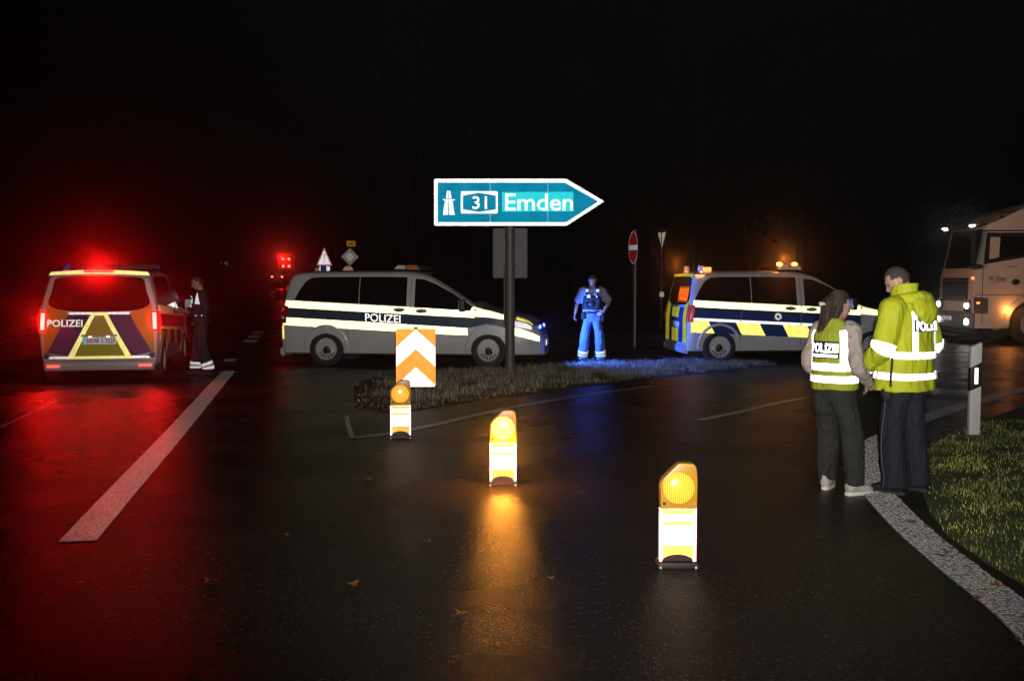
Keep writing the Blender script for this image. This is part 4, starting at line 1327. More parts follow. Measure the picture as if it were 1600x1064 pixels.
b = far(547, 433, 52); b.z = 0
ps = thing('priority_sign', 'grey and cream diamond priority sign with a small amber plate over it', 'road sign', b)
zc = far(547, 401.5, 52).z; u = 52 / 1700
M().tube([(0, .04, -.1), (0, .04, zc + 23 * u)], .038, 8).build('post', MT['zinc'], ps)
dm = lambda r: [(-r * u, zc), (0, zc - r * u), (r * u, zc), (0, zc + r * u)]
M().prism(dm(13.6), 0, .02).build('diamond', MT['sign_grey'], ps)
flat(dm(8.8), -.004).build('black_edge', MT['sign_black'], ps, clean=False)
flat(dm(8.0), -.008).build('cream_centre', MT['sign_cream'], ps, clean=False)
ap = M().box((2 * u, 0, zc + 20.5 * u), (13.5 * u, .02, 8.5 * u)).build('amber_plate', MT['sign_amber'], ps)
tv, tf = fit_text('60', 8 * u, 5 * u, .02)
M().add([(2 * u + x, -.014, zc + 20.5 * u + y) for x, y in tv], tf).build('plate_lettering', MT['sign_black'], ap, clean=False)
M().lathe([(0, 0), (8.5 * u, 0), (8.5 * u, .02), (0, .02)], 24, 0, Matrix.Translation((-3 * u, .02, zc - 22.5 * u)) @ Matrix.Rotation(R(90), 4, 'X')).build('round_plate', retro('pale_peach_sign', (1.0, .55, .38), .4, .05, .34, .5), ps)

for px, py, d, w_, h_, nm, lab in ((353, 411, 75, 8, 11, 'small_sign', 'tiny pale sign far down the road on the left'), (345, 411, 77, 5, 4, 'small_sign', 'tiny pale arrow plate beside a tiny sign far on the left'), (475, 412, 95, 4, 3, 'marker_post', 'tiny pale marker post far off beside the red truck lights')):
    p = far(px, py, d); zz = p.z; p.z = gz(d); u = d / 1700
    o = thing(nm, lab, 'sign' if nm == 'small_sign' else 'marker post', p)
    M().tube([(0, .04, -.1), (0, .04, zz - p.z)], .04, 8).build('post', MT['zinc'], o)
    M().box((0, 0, zz - p.z), (w_ * u * .5, .02, h_ * u * .5)).build('plate', MT['sign_grey'], o)
    M().box((w_ * u * .32, -.012, zz - p.z - h_ * u * .1), (w_ * u * .2, .02, h_ * u * .5)).build('reflector', MT['sign_grey'], o)

# ------------------------------------------------------------------ distant truck and car with red lights
m_far = mat('far_truck_tarp', (0.30, 0.05, 0.04), 0.5)
p = far(447, 420, 150); zt = far(447, 405, 150).z; zb = far(447, 416, 150).z; p.z = gz(150)
ft = thing('distant_truck', 'distant truck with four red rear lights far down the dark road', 'truck', p, A_LEFT - math.pi / 2)
u = 150 / 1700
M().box((0, 6, (zt + zb) / 2 - p.z + .2), (2.3, 12, zt - zb + 1.2)).build('box_body', m_far, ft, bevel=.05)
M().box((0, 6, zb - p.z - .9), (1.9, 11.8, .5)).build('chassis', MT['liner'], ft)
for sx in (-1, 1):
    for z in (zt, zb):
        M().ball((sx * 4.4 * u, -.03, z - p.z), (.16, .05, .16), 10).build('tail_lamp', GL['far_red'], ft)
    for y in (1.2, 9.5):
        M().tube([(sx * .85, y, .5), (sx * 1.13, y, .5)], .5, 16).build('wheel', MT['rubber'], ft)
put_lamp('tail_light', ft, (-.6, -1.2, zt - p.z + .2), (1, .02, .015), 300, .1)
p = far(433, 440, 118); zl = far(433, 432.5, 118).z; p.z = gz(118)
fc = thing('distant_car', 'distant car with two small red tail lights below the truck lights', 'car', p, A_LEFT - math.pi / 2)
hc = zl - p.z
M().prism([(-.85, .25), (.85, .25), (.88, hc + .1), (.62, hc + .62), (-.62, hc + .62), (-.88, hc + .1)], 0, 4.2).build('body', mat('far_car_paint', (.05, .05, .055), .3), fc, bevel=.08)
M().prism([(-.62, hc + .16), (.62, hc + .16), (.52, hc + .54), (-.52, hc + .54)], -.01, .0).build('rear_window', MT['dark_glass'], fc)
for sx in (-1, 1):
    M().ball((sx * .53, -.03, hc), (.11, .04, .08), 10).build('tail_lamp', GL['far_red'], fc)
    for y in (.8, 3.3):
        M().tube([(sx * .62, y, .3), (sx * .86, y, .3)], .3, 16).build('wheel', MT['rubber'], fc)
M().box((0, -.012, hc + .02), (.42, .02, .10)).build('number_plate', MT['sign_cream'], fc)

# ------------------------------------------------------------------ truck at the right
p = far(1522, 480, 28.3); p.z = 0
A_T = R(178)
ca, sa = math.cos(A_T), math.sin(A_T)
tr = thing('truck', 'white truck cab with bright headlights entering from the right edge', 'truck', (p.x + sa * 1.23, p.y - ca * 1.23, 0), A_T)
# local x forward (front at 0), y left (visible side)
archp = [(-1.50 + .60 * math.cos(R(t)), .55 + .60 * math.sin(R(t))) for t in range(0, 181, 15)]
prof = [(-.02, .42), (.03, .55), (.03, 1.15), (0, 1.80), (-.06, 1.95), (-.27, 3.02), (-.34, 3.12), (-.55, 3.2), (-.95, 3.40), (-1.5, 3.66), (-2.2, 3.82), (-2.35, 3.80), (-2.35, .95), (-2.12, .95), (-2.10, .55)] + archp[0:0]
prof = prof[:-1] + [(-1.50 - .60, .62)] + [(-1.50 + .60 * math.cos(R(t)), .55 + .60 * math.sin(R(t))) for t in range(170, 9, -16)] + [(-.89, .42)]
M().prism(prof, -1.22, 1.22).build('cab', MT['white_paint'], tr, bevel=.045)
YL = 1.222
ws_ = [(-.062, 1.98), (-.262, 3.0)]
M().add([(ws_[0][0] + .012, -1.1, ws_[0][1]), (ws_[0][0] + .012, 1.1, ws_[0][1]), (ws_[1][0] + .012, 1.06, ws_[1][1]), (ws_[1][0] + .012, -1.06, ws_[1][1])], [(0, 1, 2, 3)]).build('windscreen', MT['dark_glass'], tr)
vz = M().prism([(.05, 2.98), (.10, 3.02), (-.25, 3.16), (-.30, 3.12)], -1.12, 1.12).build('sun_visor', mat('tinted_visor', (.05, .04, .035), .3), tr, bevel=.01)
for y in (1.02, -.95):
    M().box((.02, y, 3.09), (.10, .16, .035)).build('marker_lamp', GL['white'], tr, bevel=.01)
# side window with its black surround and light curtain
def sp_(poly, y0, y1, n, m, bev=0):
    return M().prism(poly, y0, y1).build(n, m, tr, bevel=bev)
sp_([(-.22, 2.08), (-1.72, 2.33), (-1.72, 2.90), (-.28, 2.90)], YL, YL + .012, 'window_surround', MT['black_plastic'])
sp_([(-.33, 2.20), (-1.62, 2.38), (-1.62, 2.80), (-.36, 2.80)], YL + .012, YL + .02, 'side_window', MT['dark_glass'])
sp_([(-.35, 2.21), (-.60, 2.26), (-.62, 2.78), (-.37, 2.78)], YL + .02, YL + .026, 'curtain', MT['white_paint'])
sp_([(-.2, 2.93), (-1.9, 2.93), (-1.9, 2.965), (-.2, 2.965)], YL, YL + .03, 'rain_rail', MT['black_plastic'])
mrr = M().ball((.03, YL + .10, 2.02), (.20, .10, .075), 14).build('mirror_foot', MT['black_plastic'], tr)
M().box((.14, YL + .22, 2.5), (.09, .22, .80)).build('mirror', MT['black_plastic'], tr, bevel=.03)
for q, n in (([(-.02, 1.28), (-2.3, 1.28), (-2.3, 1.295), (-.02, 1.295)], 'panel_seam'), ([(-.20, .55), (-.215, .55), (-.215, 2.08), (-.20, 2.08)], 'panel_seam'), ([(-1.80, 1.28), (-1.815, 1.28), (-1.815, 2.9), (-1.80, 2.9)], 'panel_seam')):
    sp_(q, YL - .002, YL + .0025, n, MT['liner'])
tv, tf = fit_text('W. Elsen', .46, .13, .02)
M().add([(-.58 - x, YL + .006, 1.71 + y) for x, y in tv], tf).build('lettering', mat('grey_lettering', (.16, .15, .15), .5), tr, clean=False)
sp_([(-.36, 1.625), (-.78, 1.625), (-.78, 1.633), (-.36, 1.633)], YL, YL + .004, 'underline', MT['plate_back'])
M().ball((-1.05, YL + .01, 1.62), (.11, .03, .08), 12).build('door_handle', MT['black_plastic'], tr)
sp_([(-.82, 2.01), (-1.08, 2.01), (-1.08, 2.03), (-.82, 2.03)], YL, YL + .008, 'trim_strip', MT['plate_back'])
# front: grille, lamps, bumper
M().box((.045, 0, 1.42), (.06, 1.75, .62)).build('grille', MT['black_plastic'], tr, bevel=.02)
for z in (1.22, 1.37, 1.52, 1.66):
    M().box((.085, 0, z), (.03, 1.7, .05)).build('grille_slat', MT['plate_back'], tr, bevel=.008)
M().box((.03, 0, .62), (.16, 2.46, .42)).build('bumper', mat('grey_bumper', (.10, .10, .10), .5), tr, bevel=.05)
for sg in (1, -1):
    hl = M().box((.09, sg * 1.0, .98), (.05, .38, .34)).build('headlight', MT['black_plastic'], tr, bevel=.03)
    M().ball((.125, sg * 1.03, 1.0), (.03, .15, .075), 14).build('bulb', GL['white'], hl)
    M().ball((.125, sg * 1.03, .58), (.03, .14, .085), 14).build('fog_lamp', GL['white'], tr)
    l = bpy.data.lights.new('head_light', 'SPOT')
    l.energy = 500; l.color = (1, 1, .95); l.shadow_soft_size = .05; l.spot_size = R(60); l.spot_blend = .8
    lo = link('head_light', l, tr)
    lo.location = (.22, sg * 1.03, .98); lo.rotation_euler = Vector((1, 0, -.13)).to_track_quat('-Z', 'Y').to_euler()
sp_([(.0, .80), (-.36, .80), (-.36, 1.20), (.02, 1.24)], YL - .002, YL + .014, 'headlight_side', mat('smoky_lamp_cover', (.10, .09, .085), .25), .005)
M().box((-.10, YL + .02, 1.08), (.09, .02, .05)).build('indicator', GL['amber_soft'], tr, bevel=.006)
M().box((.03, YL - .06, 1.72), (.04, .10, .06)).build('indicator', GL['amber_soft'], tr, bevel=.006)
M().box((.13, -.3, .64), (.02, .52, .11)).build('number_plate', MT['r_white'], tr)
M().ball((-.84, YL + .02, .90), (.07, .03, .06), 12).build('side_marker_lamp', GL['amber'], tr, label='amber side lamp glowing at the front of the wheel arch')
put_lamp('side_light', tr, (-.86, YL + .12, .88), (1, .36, .06), 5, .03)
a = M(); A = [R(-5 + 190 * k / 20) for k in range(21)]; vs = []
for t in A:
    for rr_, yy in ((.60, YL - .02), (.60, YL + .03), (.72, YL + .03), (.75, YL)):
        vs.append((-1.50 + rr_ * math.cos(t), yy, .55 + rr_ * math.sin(t)))
a.add(vs, [(i * 4 + k, i * 4 + k + 1, i * 4 + k + 5, i * 4 + k + 4) for i in range(20) for k in range(3)])
a.build('wheel_arch', MT['white_paint'], tr)
for sg in (1, -1):
    mx = Matrix.Translation((-1.50, sg * 1.04, .52)) @ Matrix.Rotation(-sg * math.pi / 2, 4, 'X')
    wv = M().lathe([(.29, -.15), (.46, -.16), (.515, -.12), (.515, .12), (.46, .155), (.30, .15)], 36, 0, mx).build('wheel', MT['rubber'], tr)
    M().lathe([(.30, .14), (.27, .11), (.24, .02), (.16, .03), (.14, .12), (0, .13)], 30, 0, mx).build('rim', MT['steel'], wv, clean=False)
M().box((-2.0, 0, .60), (3.2, .9, .3)).build('chassis', MT['liner'], tr)
M().box((-2.75, YL - .25, .62), (.7, .4, .5)).build('side_tank', MT['plate_back'], tr, bevel=.06)
for z in (3.30, 3.42):
    M().tube([(-.72, 1.13, z), (-1.5, 1.13, z + .04)], .022, 8).build('air_horn', MT['black_plastic'], tr)
    M().ball((-.70, 1.13, z), (.05, .05, .05), 8).build('horn_mouth', MT['black_plastic'], tr)
# semi-trailer behind the cab, outside the frame
M().box((-9.2, 0, 2.55), (12.6, 2.5, 2.75)).build('trailer_body', MT['white_paint'], tr, bevel=.03)
M().box((-9.2, 0, 1.0), (12.4, 1.1, .3)).build('trailer_chassis', MT['liner'], tr)
for x in (-11.2, -12.5, -13.8):
    for sg in (1, -1):
        M().lathe([(0, -.18), (.50, -.18), (.50, .18), (0, .18)], 24, 0, Matrix.Translation((x, sg * 1.02, .5)) @ Matrix.Rotation(math.pi / 2, 4, 'X')).build('wheel', MT['rubber'], tr)

# ------------------------------------------------------------------ trees behind the junction, nearly lost in the dark
m_bark = mat('dark_bark', (0.022, 0.018, 0.014), 0.9, bump=.8, bscale=12)
m_fol = grass_mat('autumn_foliage', (0.030, 0.027, 0.012), (0.07, 0.062, 0.03), 0.6)
def make_crown(seed, h, w, n):
    r = random.Random(seed)
    cl = []
    for i in range(34):
        t = r.uniform(.25, 1)
        a = r.uniform(0, 6.283); rad = w * math.sin(math.pi * (0.15 + .80 * t)) * r.uniform(.2, 1)
        cl.append((rad * math.cos(a), rad * math.sin(a), h * t, r.uniform(.5, 1.25)))
    vs, fs = [], []
    for i in range(n):
        c = r.choice(cl)
        d = Vector((r.gauss(0, 1), r.gauss(0, 1), r.gauss(0, .7))) * c[3] * .62
        p = Vector(c[:3]) + d
        q = Matrix.Rotation(r.uniform(0, 6.28), 3, 'Z') @ Matrix.Rotation(r.uniform(-1.2, 1.2), 3, 'X')
        s = r.uniform(.07, .16)
        b = len(vs)
        for x, y in ((-s, 0), (0, -s * .55), (s, 0), (0, s * .55)):
            vs.append(p + q @ Vector((x, y, 0)))
        fs.append((b, b + 1, b + 2, b + 3))
    me = bpy.data.meshes.new('crown'); me.from_pydata(vs, [], fs); me.materials.append(m_fol)
    return me, cl
def make_tree(seed, h, w, label, loc):
    o = thing('tree', label, 'tree', loc, rnd.uniform(0, 6), 'bare dark trees behind the junction')
    me, cl = make_crown(seed, h, w, 5200)
    link('crown', me, o)
    t = M(); r = random.Random(seed + 50)
    t.tube([(0, 0, -.3), (.1, .05, h * .3), (-.1, .1, h * .6), (.05, 0, h * .92)], [.28, .21, .13, .04], 9)
    for c in cl[::2]:
        z0 = c[2] * .62
        t.tube([(0, 0, z0), (c[0] * .5, c[1] * .5, (z0 + c[2]) / 2 + .2), (c[0], c[1], c[2])], [.08, .05, .015], 5)
    t.build('trunk', m_bark, o, clean=False)
    return o
for i, (px, d, h, w_, lab) in enumerate(((640, 58, 18, 4.6, 'tall tree faintly lit in the dark above the arrow sign'), (745, 74, 20, 5.2, 'tree lost in the dark directly behind the arrow sign'), (900, 72, 16, 5, 'dark tree standing behind the officer lit blue'),
                                         (1085, 68, 17, 5.2, 'dark tree standing behind the roof of the van with blocks'), (1250, 74, 18, 5.4, 'dark tree standing behind the woman and the right van'), (1420, 70, 17, 5, 'dark tree standing behind the man in the yellow coat'))):
    p = far(px, 433, d); p.z = 0
    make_tree(100 + i, h, w_, lab, p)
# ------------------------------------------------------------------ people
class Loft:
    """tube through rings (centre, ra, rb); the ring's first axis follows xdir"""
    def __init__(s, rings, xdir=(1, 0, 0), se=2.0):
        s.c = [Vector(r[0]) for r in rings]; s.ra = [r[1] for r in rings]; s.rb = [r[2] for r in rings]
        s.xd = Vector(xdir); s.n = len(rings) - 1; s.se = se
    def cr(s, L, v):
        f = max(0, min(1, v)) * s.n; i = min(int(f), s.n - 1); t = f - i
        a, b, c, d = L[max(i - 1, 0)], L[i], L[i + 1], L[min(i + 2, s.n)]
        return 0.5 * ((2 * b) + (c - a) * t + (2 * a - 5 * b + 4 * c - d) * t * t + (3 * b - a - 3 * c + d) * t ** 3)
    def frame(s, v):
        e = .02
        t = (s.cr(s.c, v + e) - s.cr(s.c, v - e)).normalized()
        x = (s.xd - t * s.xd.dot(t)).normalized()
        return s.cr(s.c, v), x, t.cross(x)
    def pt(s, u, v, off=0):
        c, x, y = s.frame(v)
        ca, sa = math.cos(u), math.sin(u)
        k = 2.0 / s.se
        ca = math.copysign(abs(ca) ** k, ca); sa = math.copysign(abs(sa) ** k, sa)
        return c + x * (s.cr(s.ra, v) + off) * ca + y * (s.cr(s.rb, v) + off) * sa
    def mesh(s, g, nu=20, nv=None):
        nv = nv or s.n * 4
        vs = [s.pt(2 * math.pi * k / nu, j / nv) for j in range(nv + 1) for k in range(nu)]
        fs = [(j * nu + k, j * nu + (k + 1) % nu, (j + 1) * nu + (k + 1) % nu, (j + 1) * nu + k) for j in range(nv) for k in range(nu)]
        fs += [tuple(range(nu - 1, -1, -1)), tuple(nv * nu + k for k in range(nu))]
        g.add(vs, fs)
    def patch(s, g, u0, u1, v0, v1, nu, nv, off, wr=None, skew=0):
        def fn(a, b):
            u = u0 + (u1 - u0) * a; v = v0 + (v1 - v0) * b + skew * a
            p = s.pt(u, v, off)
            if wr:
                p = p + (p - s.frame(v)[0]).normalized() * wr(p)
            return p
        g.grid(fn, nu, nv)
    def vz(s, z):
        """parameter v at height z"""
        lo, hi = 0.0, 1.0
        up = s.c[-1].z > s.c[0].z
        for _ in range(30):
            m = (lo + hi) / 2
            if (s.cr(s.c, m).z < z) == up: lo = m
            else: hi = m
        return (lo + hi) / 2

def cloth(name, lofts, m, parent, voxel=.012, wr=None, smooth=3, extra=None, props=None):
    g = M()
    for l in lofts:
        l.mesh(g)
    if extra:
        extra(g)
    o = g.build(name, m, parent, **(props or {}))
    md = o.modifiers.new('r', 'REMESH'); md.mode = 'VOXEL'; md.voxel_size = voxel; md.use_smooth_shade = True
    sm = o.modifiers.new('s', 'SMOOTH'); sm.iterations = smooth; sm.factor = .5
    par = o.parent; mats_ = list(o.data.materials)
    o.parent = None
    bake(o)
    o.parent = par
    if not o.data.materials:
        for x in mats_:
            o.data.materials.append(x)
    if wr:
        nr = [v.normal.copy() for v in o.data.vertices]
        for v, n in zip(o.data.vertices, nr):
            v.co += n * wr(v.co)
    o.data.polygons.foreach_set('use_smooth', [True] * len(o.data.polygons))
    return o

def head_pt(d):
    """point of the head for a unit direction, face towards +y"""
    x, y, z = d
    p = Vector((x * .076, y * .096, z * .118))
    if z < 0:
        t = min(1, -z)
        p.x *= 1 - .30 * t * t
        if y > 0: p.y += .012 * t
        if y < 0: p.y *= 1 - .38 * t
    else:
        if y < 0: p.y *= 1.06
        p.x *= 1 + .04 * z
    if y > 0:
        g = lambda cx, cz, sx, sz: math.exp(-((p.x - cx) / sx) ** 2 - ((p.z - cz) / sz) ** 2)
        nose = max(0, 1 - abs(p.x) / (.010 + .010 * max(0, min(1, (.02 - p.z) / .05))))
        zz = (p.z - .022) / -.058
        if 0 <= zz <= 1.12:
            p.y += nose * (.030 * zz if zz <= 1 else .030 * (1.12 - zz) / .12)
        p.y += .007 * g(0, .032, .05, .012)
        p.y -= .010 * (g(.032, .012, .017, .012) + g(-.032, .012, .017, .012))
        p.y += .007 * g(0, -.062, .022, .010) - .005 * g(0, -.078, .03, .007) + .011 * g(0, -.100, .024, .016)
    return p

def add_head(g, T, nu=36, nv=30, keep=None, scale=1.0):
    vs, idx, fs = [], {}, []
    for j in range(nv + 1):
        th = math.pi * j / nv
        for k in range(nu):
            ph = 2 * math.pi * k / nu
            d = Vector((math.sin(th) * math.cos(ph), math.sin(th) * math.sin(ph), math.cos(th)))
            vs.append((d, T @ (head_pt(d) * scale if not callable(scale) else head_pt(d) * scale(d))))
    for j in range(nv):
        for k in range(nu):
            q = (j * nu + k, (j + 1) * nu + k, (j + 1) * nu + (k + 1) % nu, j * nu + (k + 1) % nu)
            if keep is None or all(keep(vs[i][0]) for i in q):
                fs.append(q)
    g.add([p for _, p in vs], fs)

def add_hand(g, wr, fdir, pdir, sg, curl=.5, s=1.0):
    """palm, four fingers and a thumb; fdir along the fingers, pdir out of the palm, sg +1 right hand"""
    f = Vector(fdir).normalized(); n = (Vector(pdir) - f * Vector(pdir).dot(f)).normalized(); a = f.cross(n) * sg
    wr = Vector(wr)
    L = Loft([(wr - f * .01, .026 * s, .019 * s), (wr + f * .03 * s, .034 * s, .017 * s), (wr + f * .07 * s, .041 * s, .015 * s), (wr + f * .092 * s, .038 * s, .012 * s)], a)
    L.mesh(g, 12, 8)
    for i, ln in enumerate((.066, .075, .070, .055)):
        o = wr + f * .085 * s + a * (.031 - .0207 * i) * s
        pts = [o]; d = f.copy(); ang = 0
        for k, q in enumerate((.45, .32, .25)):
            ang += curl * (.55 + .25 * k)
            dd = f * math.cos(ang) + n * math.sin(ang)
            pts.append(pts[-1] + dd * ln * q * 1.15 * s)
        g.tube(pts, [.0090 * s, .0085 * s, .0078 * s, .0060 * s], 8)
    o = wr + f * .028 * s + a * .028 * s
    t1 = o + (f * .6 + a * .7 + n * .35).normalized() * .038 * s
    t2 = t1 + (f * .85 + a * .15 + n * .5).normalized() * .032 * s
    g.tube([o - a * .012 * s, o, t1, t2], [.011 * s, .012 * s, .010 * s, .007 * s], 8)

def person(label, loc, rz, P, group=None):
    """P: joints in metres in the person's own frame (x right, y forward, z up)"""
    root = thing('person', label, 'person', loc, rz, group)
    V = Vector
    T = Matrix.Translation(P['head']) @ Matrix.Rotation(P.get('yaw', 0), 4, 'Z') @ Matrix.Rotation(-P.get('nod', 0), 4, 'X')
    g = M()
    add_head(g, T)
    for sg in (-1, 1):                                     # ears
        g.ball((0, 0, 0), (.010, .020, .030), 10, 0, T @ Matrix.Translation((sg * .076, -.012, .0)) @ Matrix.Rotation(sg * .25, 4, 'Z'))
    nk = V(P['neck']); hd = V(P['head']); pv = V(P['pelvis']); ch = V(P['chest'])
    k = P.get('build', 1.0)
    Loft([(nk - V((0, .0, .06)), .075, .06), (nk, .058, .058), (nk * .45 + (T @ V((0, -.02, -.05))) * .55, .054, .056), (T @ V((0, -.012, -.03)), .05, .06)]).mesh(g, 16)
    Loft([(pv - V((0, 0, .08)), .14 * k, .10 * k), (pv + V((0, 0, .04)), .15 * k, .105 * k), (pv * .5 + ch * .5, .130 * k, .095 * k), (ch, .15 * k, .105 * k), (nk - V((0, 0, .06)), .12 * k, .07 * k), (nk, .06, .055)]).mesh(g, 20)
    for sd, sg in (('R', 1), ('L', -1)):
        s, e, w = V(P['sh' + sd]), V(P['el' + sd]), V(P['wr' + sd])
        Loft([(s + V((-sg * .05, 0, .01)), .05, .05), (s, .052, .052), (s * .5 + e * .5, .044, .044), (e, .036, .036), (e * .55 + w * .45, .037, .037), (w, .026, .024)], (0, 1, .01)).mesh(g, 12)
        add_hand(g, w, P.get('hd' + sd, (w - e)), P.get('pd' + sd, (-sg, .2, 0)), sg, P.get('curl' + sd, .5))
        h, kn, an = V(P['hip' + sd]), V(P['kn' + sd]), V(P['an' + sd])
        Loft([(h + V((0, 0, .04)), .075 * k, .08 * k), (h - V((0, 0, .08)), .08 * k, .085 * k), (h * .5 + kn * .5, .066, .07), (kn, .050, .052), (kn * .6 + an * .4, .050, .055), (an, .034, .036), (an - V((0, 0, .05)), .034, .045)]).mesh(g, 14)
    body = cloth('body', [], MT['skin'], root, .0075, None, 2, lambda gg: gg.__dict__.update(v=g.v, f=g.f, m=g.m))
    for sg in (-1, 1):
        M().ball((0, 0, 0), .0115, 10, 0, T @ Matrix.Translation((sg * .032, .078, .012))).build('eye', MT['eye'], body)
    return root, T

MT['eye'] = mat('dark_eye', (.03, .022, .018), .15)

def shoes(root, P, m, m_sole, yaw=(0, 0), big=1.0):
    for (sd, sg), yw in zip((('R', 1), ('L', -1)), yaw):
        an = Vector(P['an' + sd])
        T = Matrix.Translation((an.x, an.y, 0)) @ Matrix.Rotation(yw - sg * .12, 4, 'Z')
        q = lambda x, y, z: T @ Vector((x, y, z))
        b = big
        L = Loft([(q(0, -.085 * b, .055), .030 * b, .036), (q(0, -.06 * b, .060), .040 * b, .05), (q(0, 0, .062), .043 * b, .052), (q(0, .07, .050), .045 * b, .040), (q(0, .13 * b, .042), .047 * b, .032), (q(0, .175 * b, .036), .036 * b, .022)], T.to_3x3() @ Vector((1, 0, 0)), 2.4)
        C = Loft([(q(0, -.025, .05), .047 * b, .06), (q(0, -.03, .09), .046 * b, .056), (q(0, -.03, .125), .046 * b, .054)])
        sh = cloth('shoe', [L, C], m, root, .008, None, 2)
        so = M()
        out = []
        for t in range(20):
            a = 2 * math.pi * t / 20
            y = .045 + .145 * b * math.sin(a); w = (.050 if y > .03 else .045) * b * (abs(math.cos(a)) ** .55) * (1 if math.cos(a) > 0 else -1)
            out.append((w, y))
        vs = [q(x, y, z) for z in (.0, .028) for x, y in out]
        so.add(vs, [tuple(range(19, -1, -1)), tuple(range(20, 40))] + [(i, (i + 1) % 20, (i + 1) % 20 + 20, i + 20) for i in range(20)])
        so.build('sole', m_sole, sh, bevel=.004)

def trousers(root, P, m, wr, k=1.0, knee=.085, cuff=.075, name='trousers', top=.10, hem=.035):
    V = Vector
    pv = V(P['pelvis']); ls = []
    ls.append(Loft([(pv - V((0, 0, .16)), .12 * k, .10 * k), (pv - V((0, 0, .08)), .175 * k, .125 * k), (pv, .175 * k, .128 * k), (pv + V((0, 0, top)), .162 * k, .118 * k)], se=2.3))
    legs = {}
    for sd, sg in (('R', 1), ('L', -1)):
        h, kn, an = V(P['hip' + sd]), V(P['kn' + sd]), V(P['an' + sd])
        L = Loft([(h + V((0, 0, .02)), .088 * k, .105 * k), (h - V((0, 0, .10)), .095 * k, .112 * k), (h * .5 + kn * .5, .088 * k, .098 * k), (kn, knee, knee * 1.08), (kn * .5 + an * .5, knee * .97, knee * 1.08), (an + V((0, 0, .06)), cuff, cuff * 1.12), (an - V((0, 0, hem)), cuff * 1.03, cuff * 1.22)])
        ls.append(L); legs[sd] = L
    return cloth(name, ls, m, root, .011, wr, 3), legs

def wrinkle(a, f, seed=0.0, stretch=(1, 1, 1)):
    def fn(p):
        q = Vector((p[0] * f * stretch[0] + seed, p[1] * f * stretch[1], p[2] * f * stretch[2]))
        return a * (noise.noise(q) + .5 * noise.noise(q * 2.1))
    return fn

def loft_text(L, s, uc, zc, w, h, off, m, parent, wr, bold=.02, name='lettering', vf=None):
    tv, tf = fit_text(s, w, h, bold)
    vs = []
    for x, y in tv:
        v = L.vz(zc + y)
        r = (L.cr(L.ra, v))
        p = L.pt(uc + x / r, v, off)
        if wr: p = p + (p - L.frame(v)[0]).normalized() * wr(p)
        vs.append(p)
    return M().add(vs, tf).build(name, m, parent, clean=False)

def band(L, u0, u1, z0, z1, off, m, parent, wr, name='reflective_band', nu=18, nv=3, zf=None):
    g = M()
    def fn(a, b):
        u = u0 + (u1 - u0) * a
        z = z0 + (z1 - z0) * b
        if zf: z += zf(u)
        v = L.vz(z)
        p = L.pt(u, v, off)
        if wr: p = p + (p - L.frame(v)[0]).normalized() * wr(p)
        return p
    g.grid(fn, nu, nv)
    return g.build(name, m, parent, clean=False)

def ring(L, v0, v1, off, m, parent, wr=None, name='reflective_band', u0=0, u1=2 * math.pi):
    g = M()
    L.patch(g, u0, u1, v0, v1, 22, 2, off, wr)
    return g.build(name, m, parent, clean=False)

m_hv = mat('hi_vis_yellow_fabric', (0.42, 0.46, 0.012), 0.75, 0, 0.12, 5, bump=.3, bscale=40, fold=.55, fscale=7)
m_hv2 = mat('hi_vis_vest_fabric', (0.25, 0.29, 0.015), 0.75, 0, 0.10, 6, bump=.2, bscale=60, fold=.45, fscale=9)
m_beige = mat('beige_sleeve_fabric', (0.31, 0.26, 0.22), 0.85, 0, 0.12, 12, bump=.3, bscale=90, fold=.7, fscale=12, fst=(1, 1, .7))
m_dkpants = mat('dark_grey_trousers', (0.015, 0.016, 0.0145), 0.9, 0, 0.15, 14, bump=.2, bscale=90, fold=.8, fscale=11, fst=(1, 1, .8))
m_navy = mat('navy_trousers', (0.006, 0.007, 0.014), 0.85, 0, 0.2, 14, bump=.2, bscale=90, fold=.8, fscale=10, fst=(1, 1, .5))
m_hair = mat('dark_brown_hair', (0.032, 0.019, 0.014), 0.45, 0, 0.45, 70, bump=.8, bscale=180)
m_hair2 = mat('short_brown_hair', (0.055, 0.038, 0.030), 0.6, 0, 0.35, 90, bump=.8, bscale=220)
m_beard = mat('stubble', (0.20, 0.115, 0.085), 0.7, 0, 0.3, 160, bump=.5, bscale=240)
m_sneak = mat('pale_sneaker', (0.34, 0.33, 0.30), 0.7, 0, 0.25, 40)
m_sole = mat('white_sole', (0.55, 0.54, 0.5), 0.6)
m_boot = mat('black_boot', (0.015, 0.015, 0.015), 0.5)
m_black = mat('black_patch', (0.014, 0.014, 0.014), 0.7)
m_shirt = mat('pale_uniform_shirt', (0.24, 0.27, 0.34), 0.8, 0, 0.12, 14, bump=.3, bscale=80, fold=.8, fscale=10)
m_bluetr = mat('blue_uniform_trousers', (0.10, 0.15, 0.30), 0.8, 0, 0.15, 12, bump=.3, bscale=80, fold=.9, fscale=10, fst=(1, 1, .7))
m_vestblk = mat('black_tactical_vest', (0.012, 0.012, 0.014), 0.7, 0, 0.2, 30, bump=.5, bscale=40)
m_uniform = mat('dark_navy_uniform', (0.022, 0.022, 0.032), 0.8, 0, 0.15, 14, bump=.3, bscale=60, fold=.8, fscale=10)

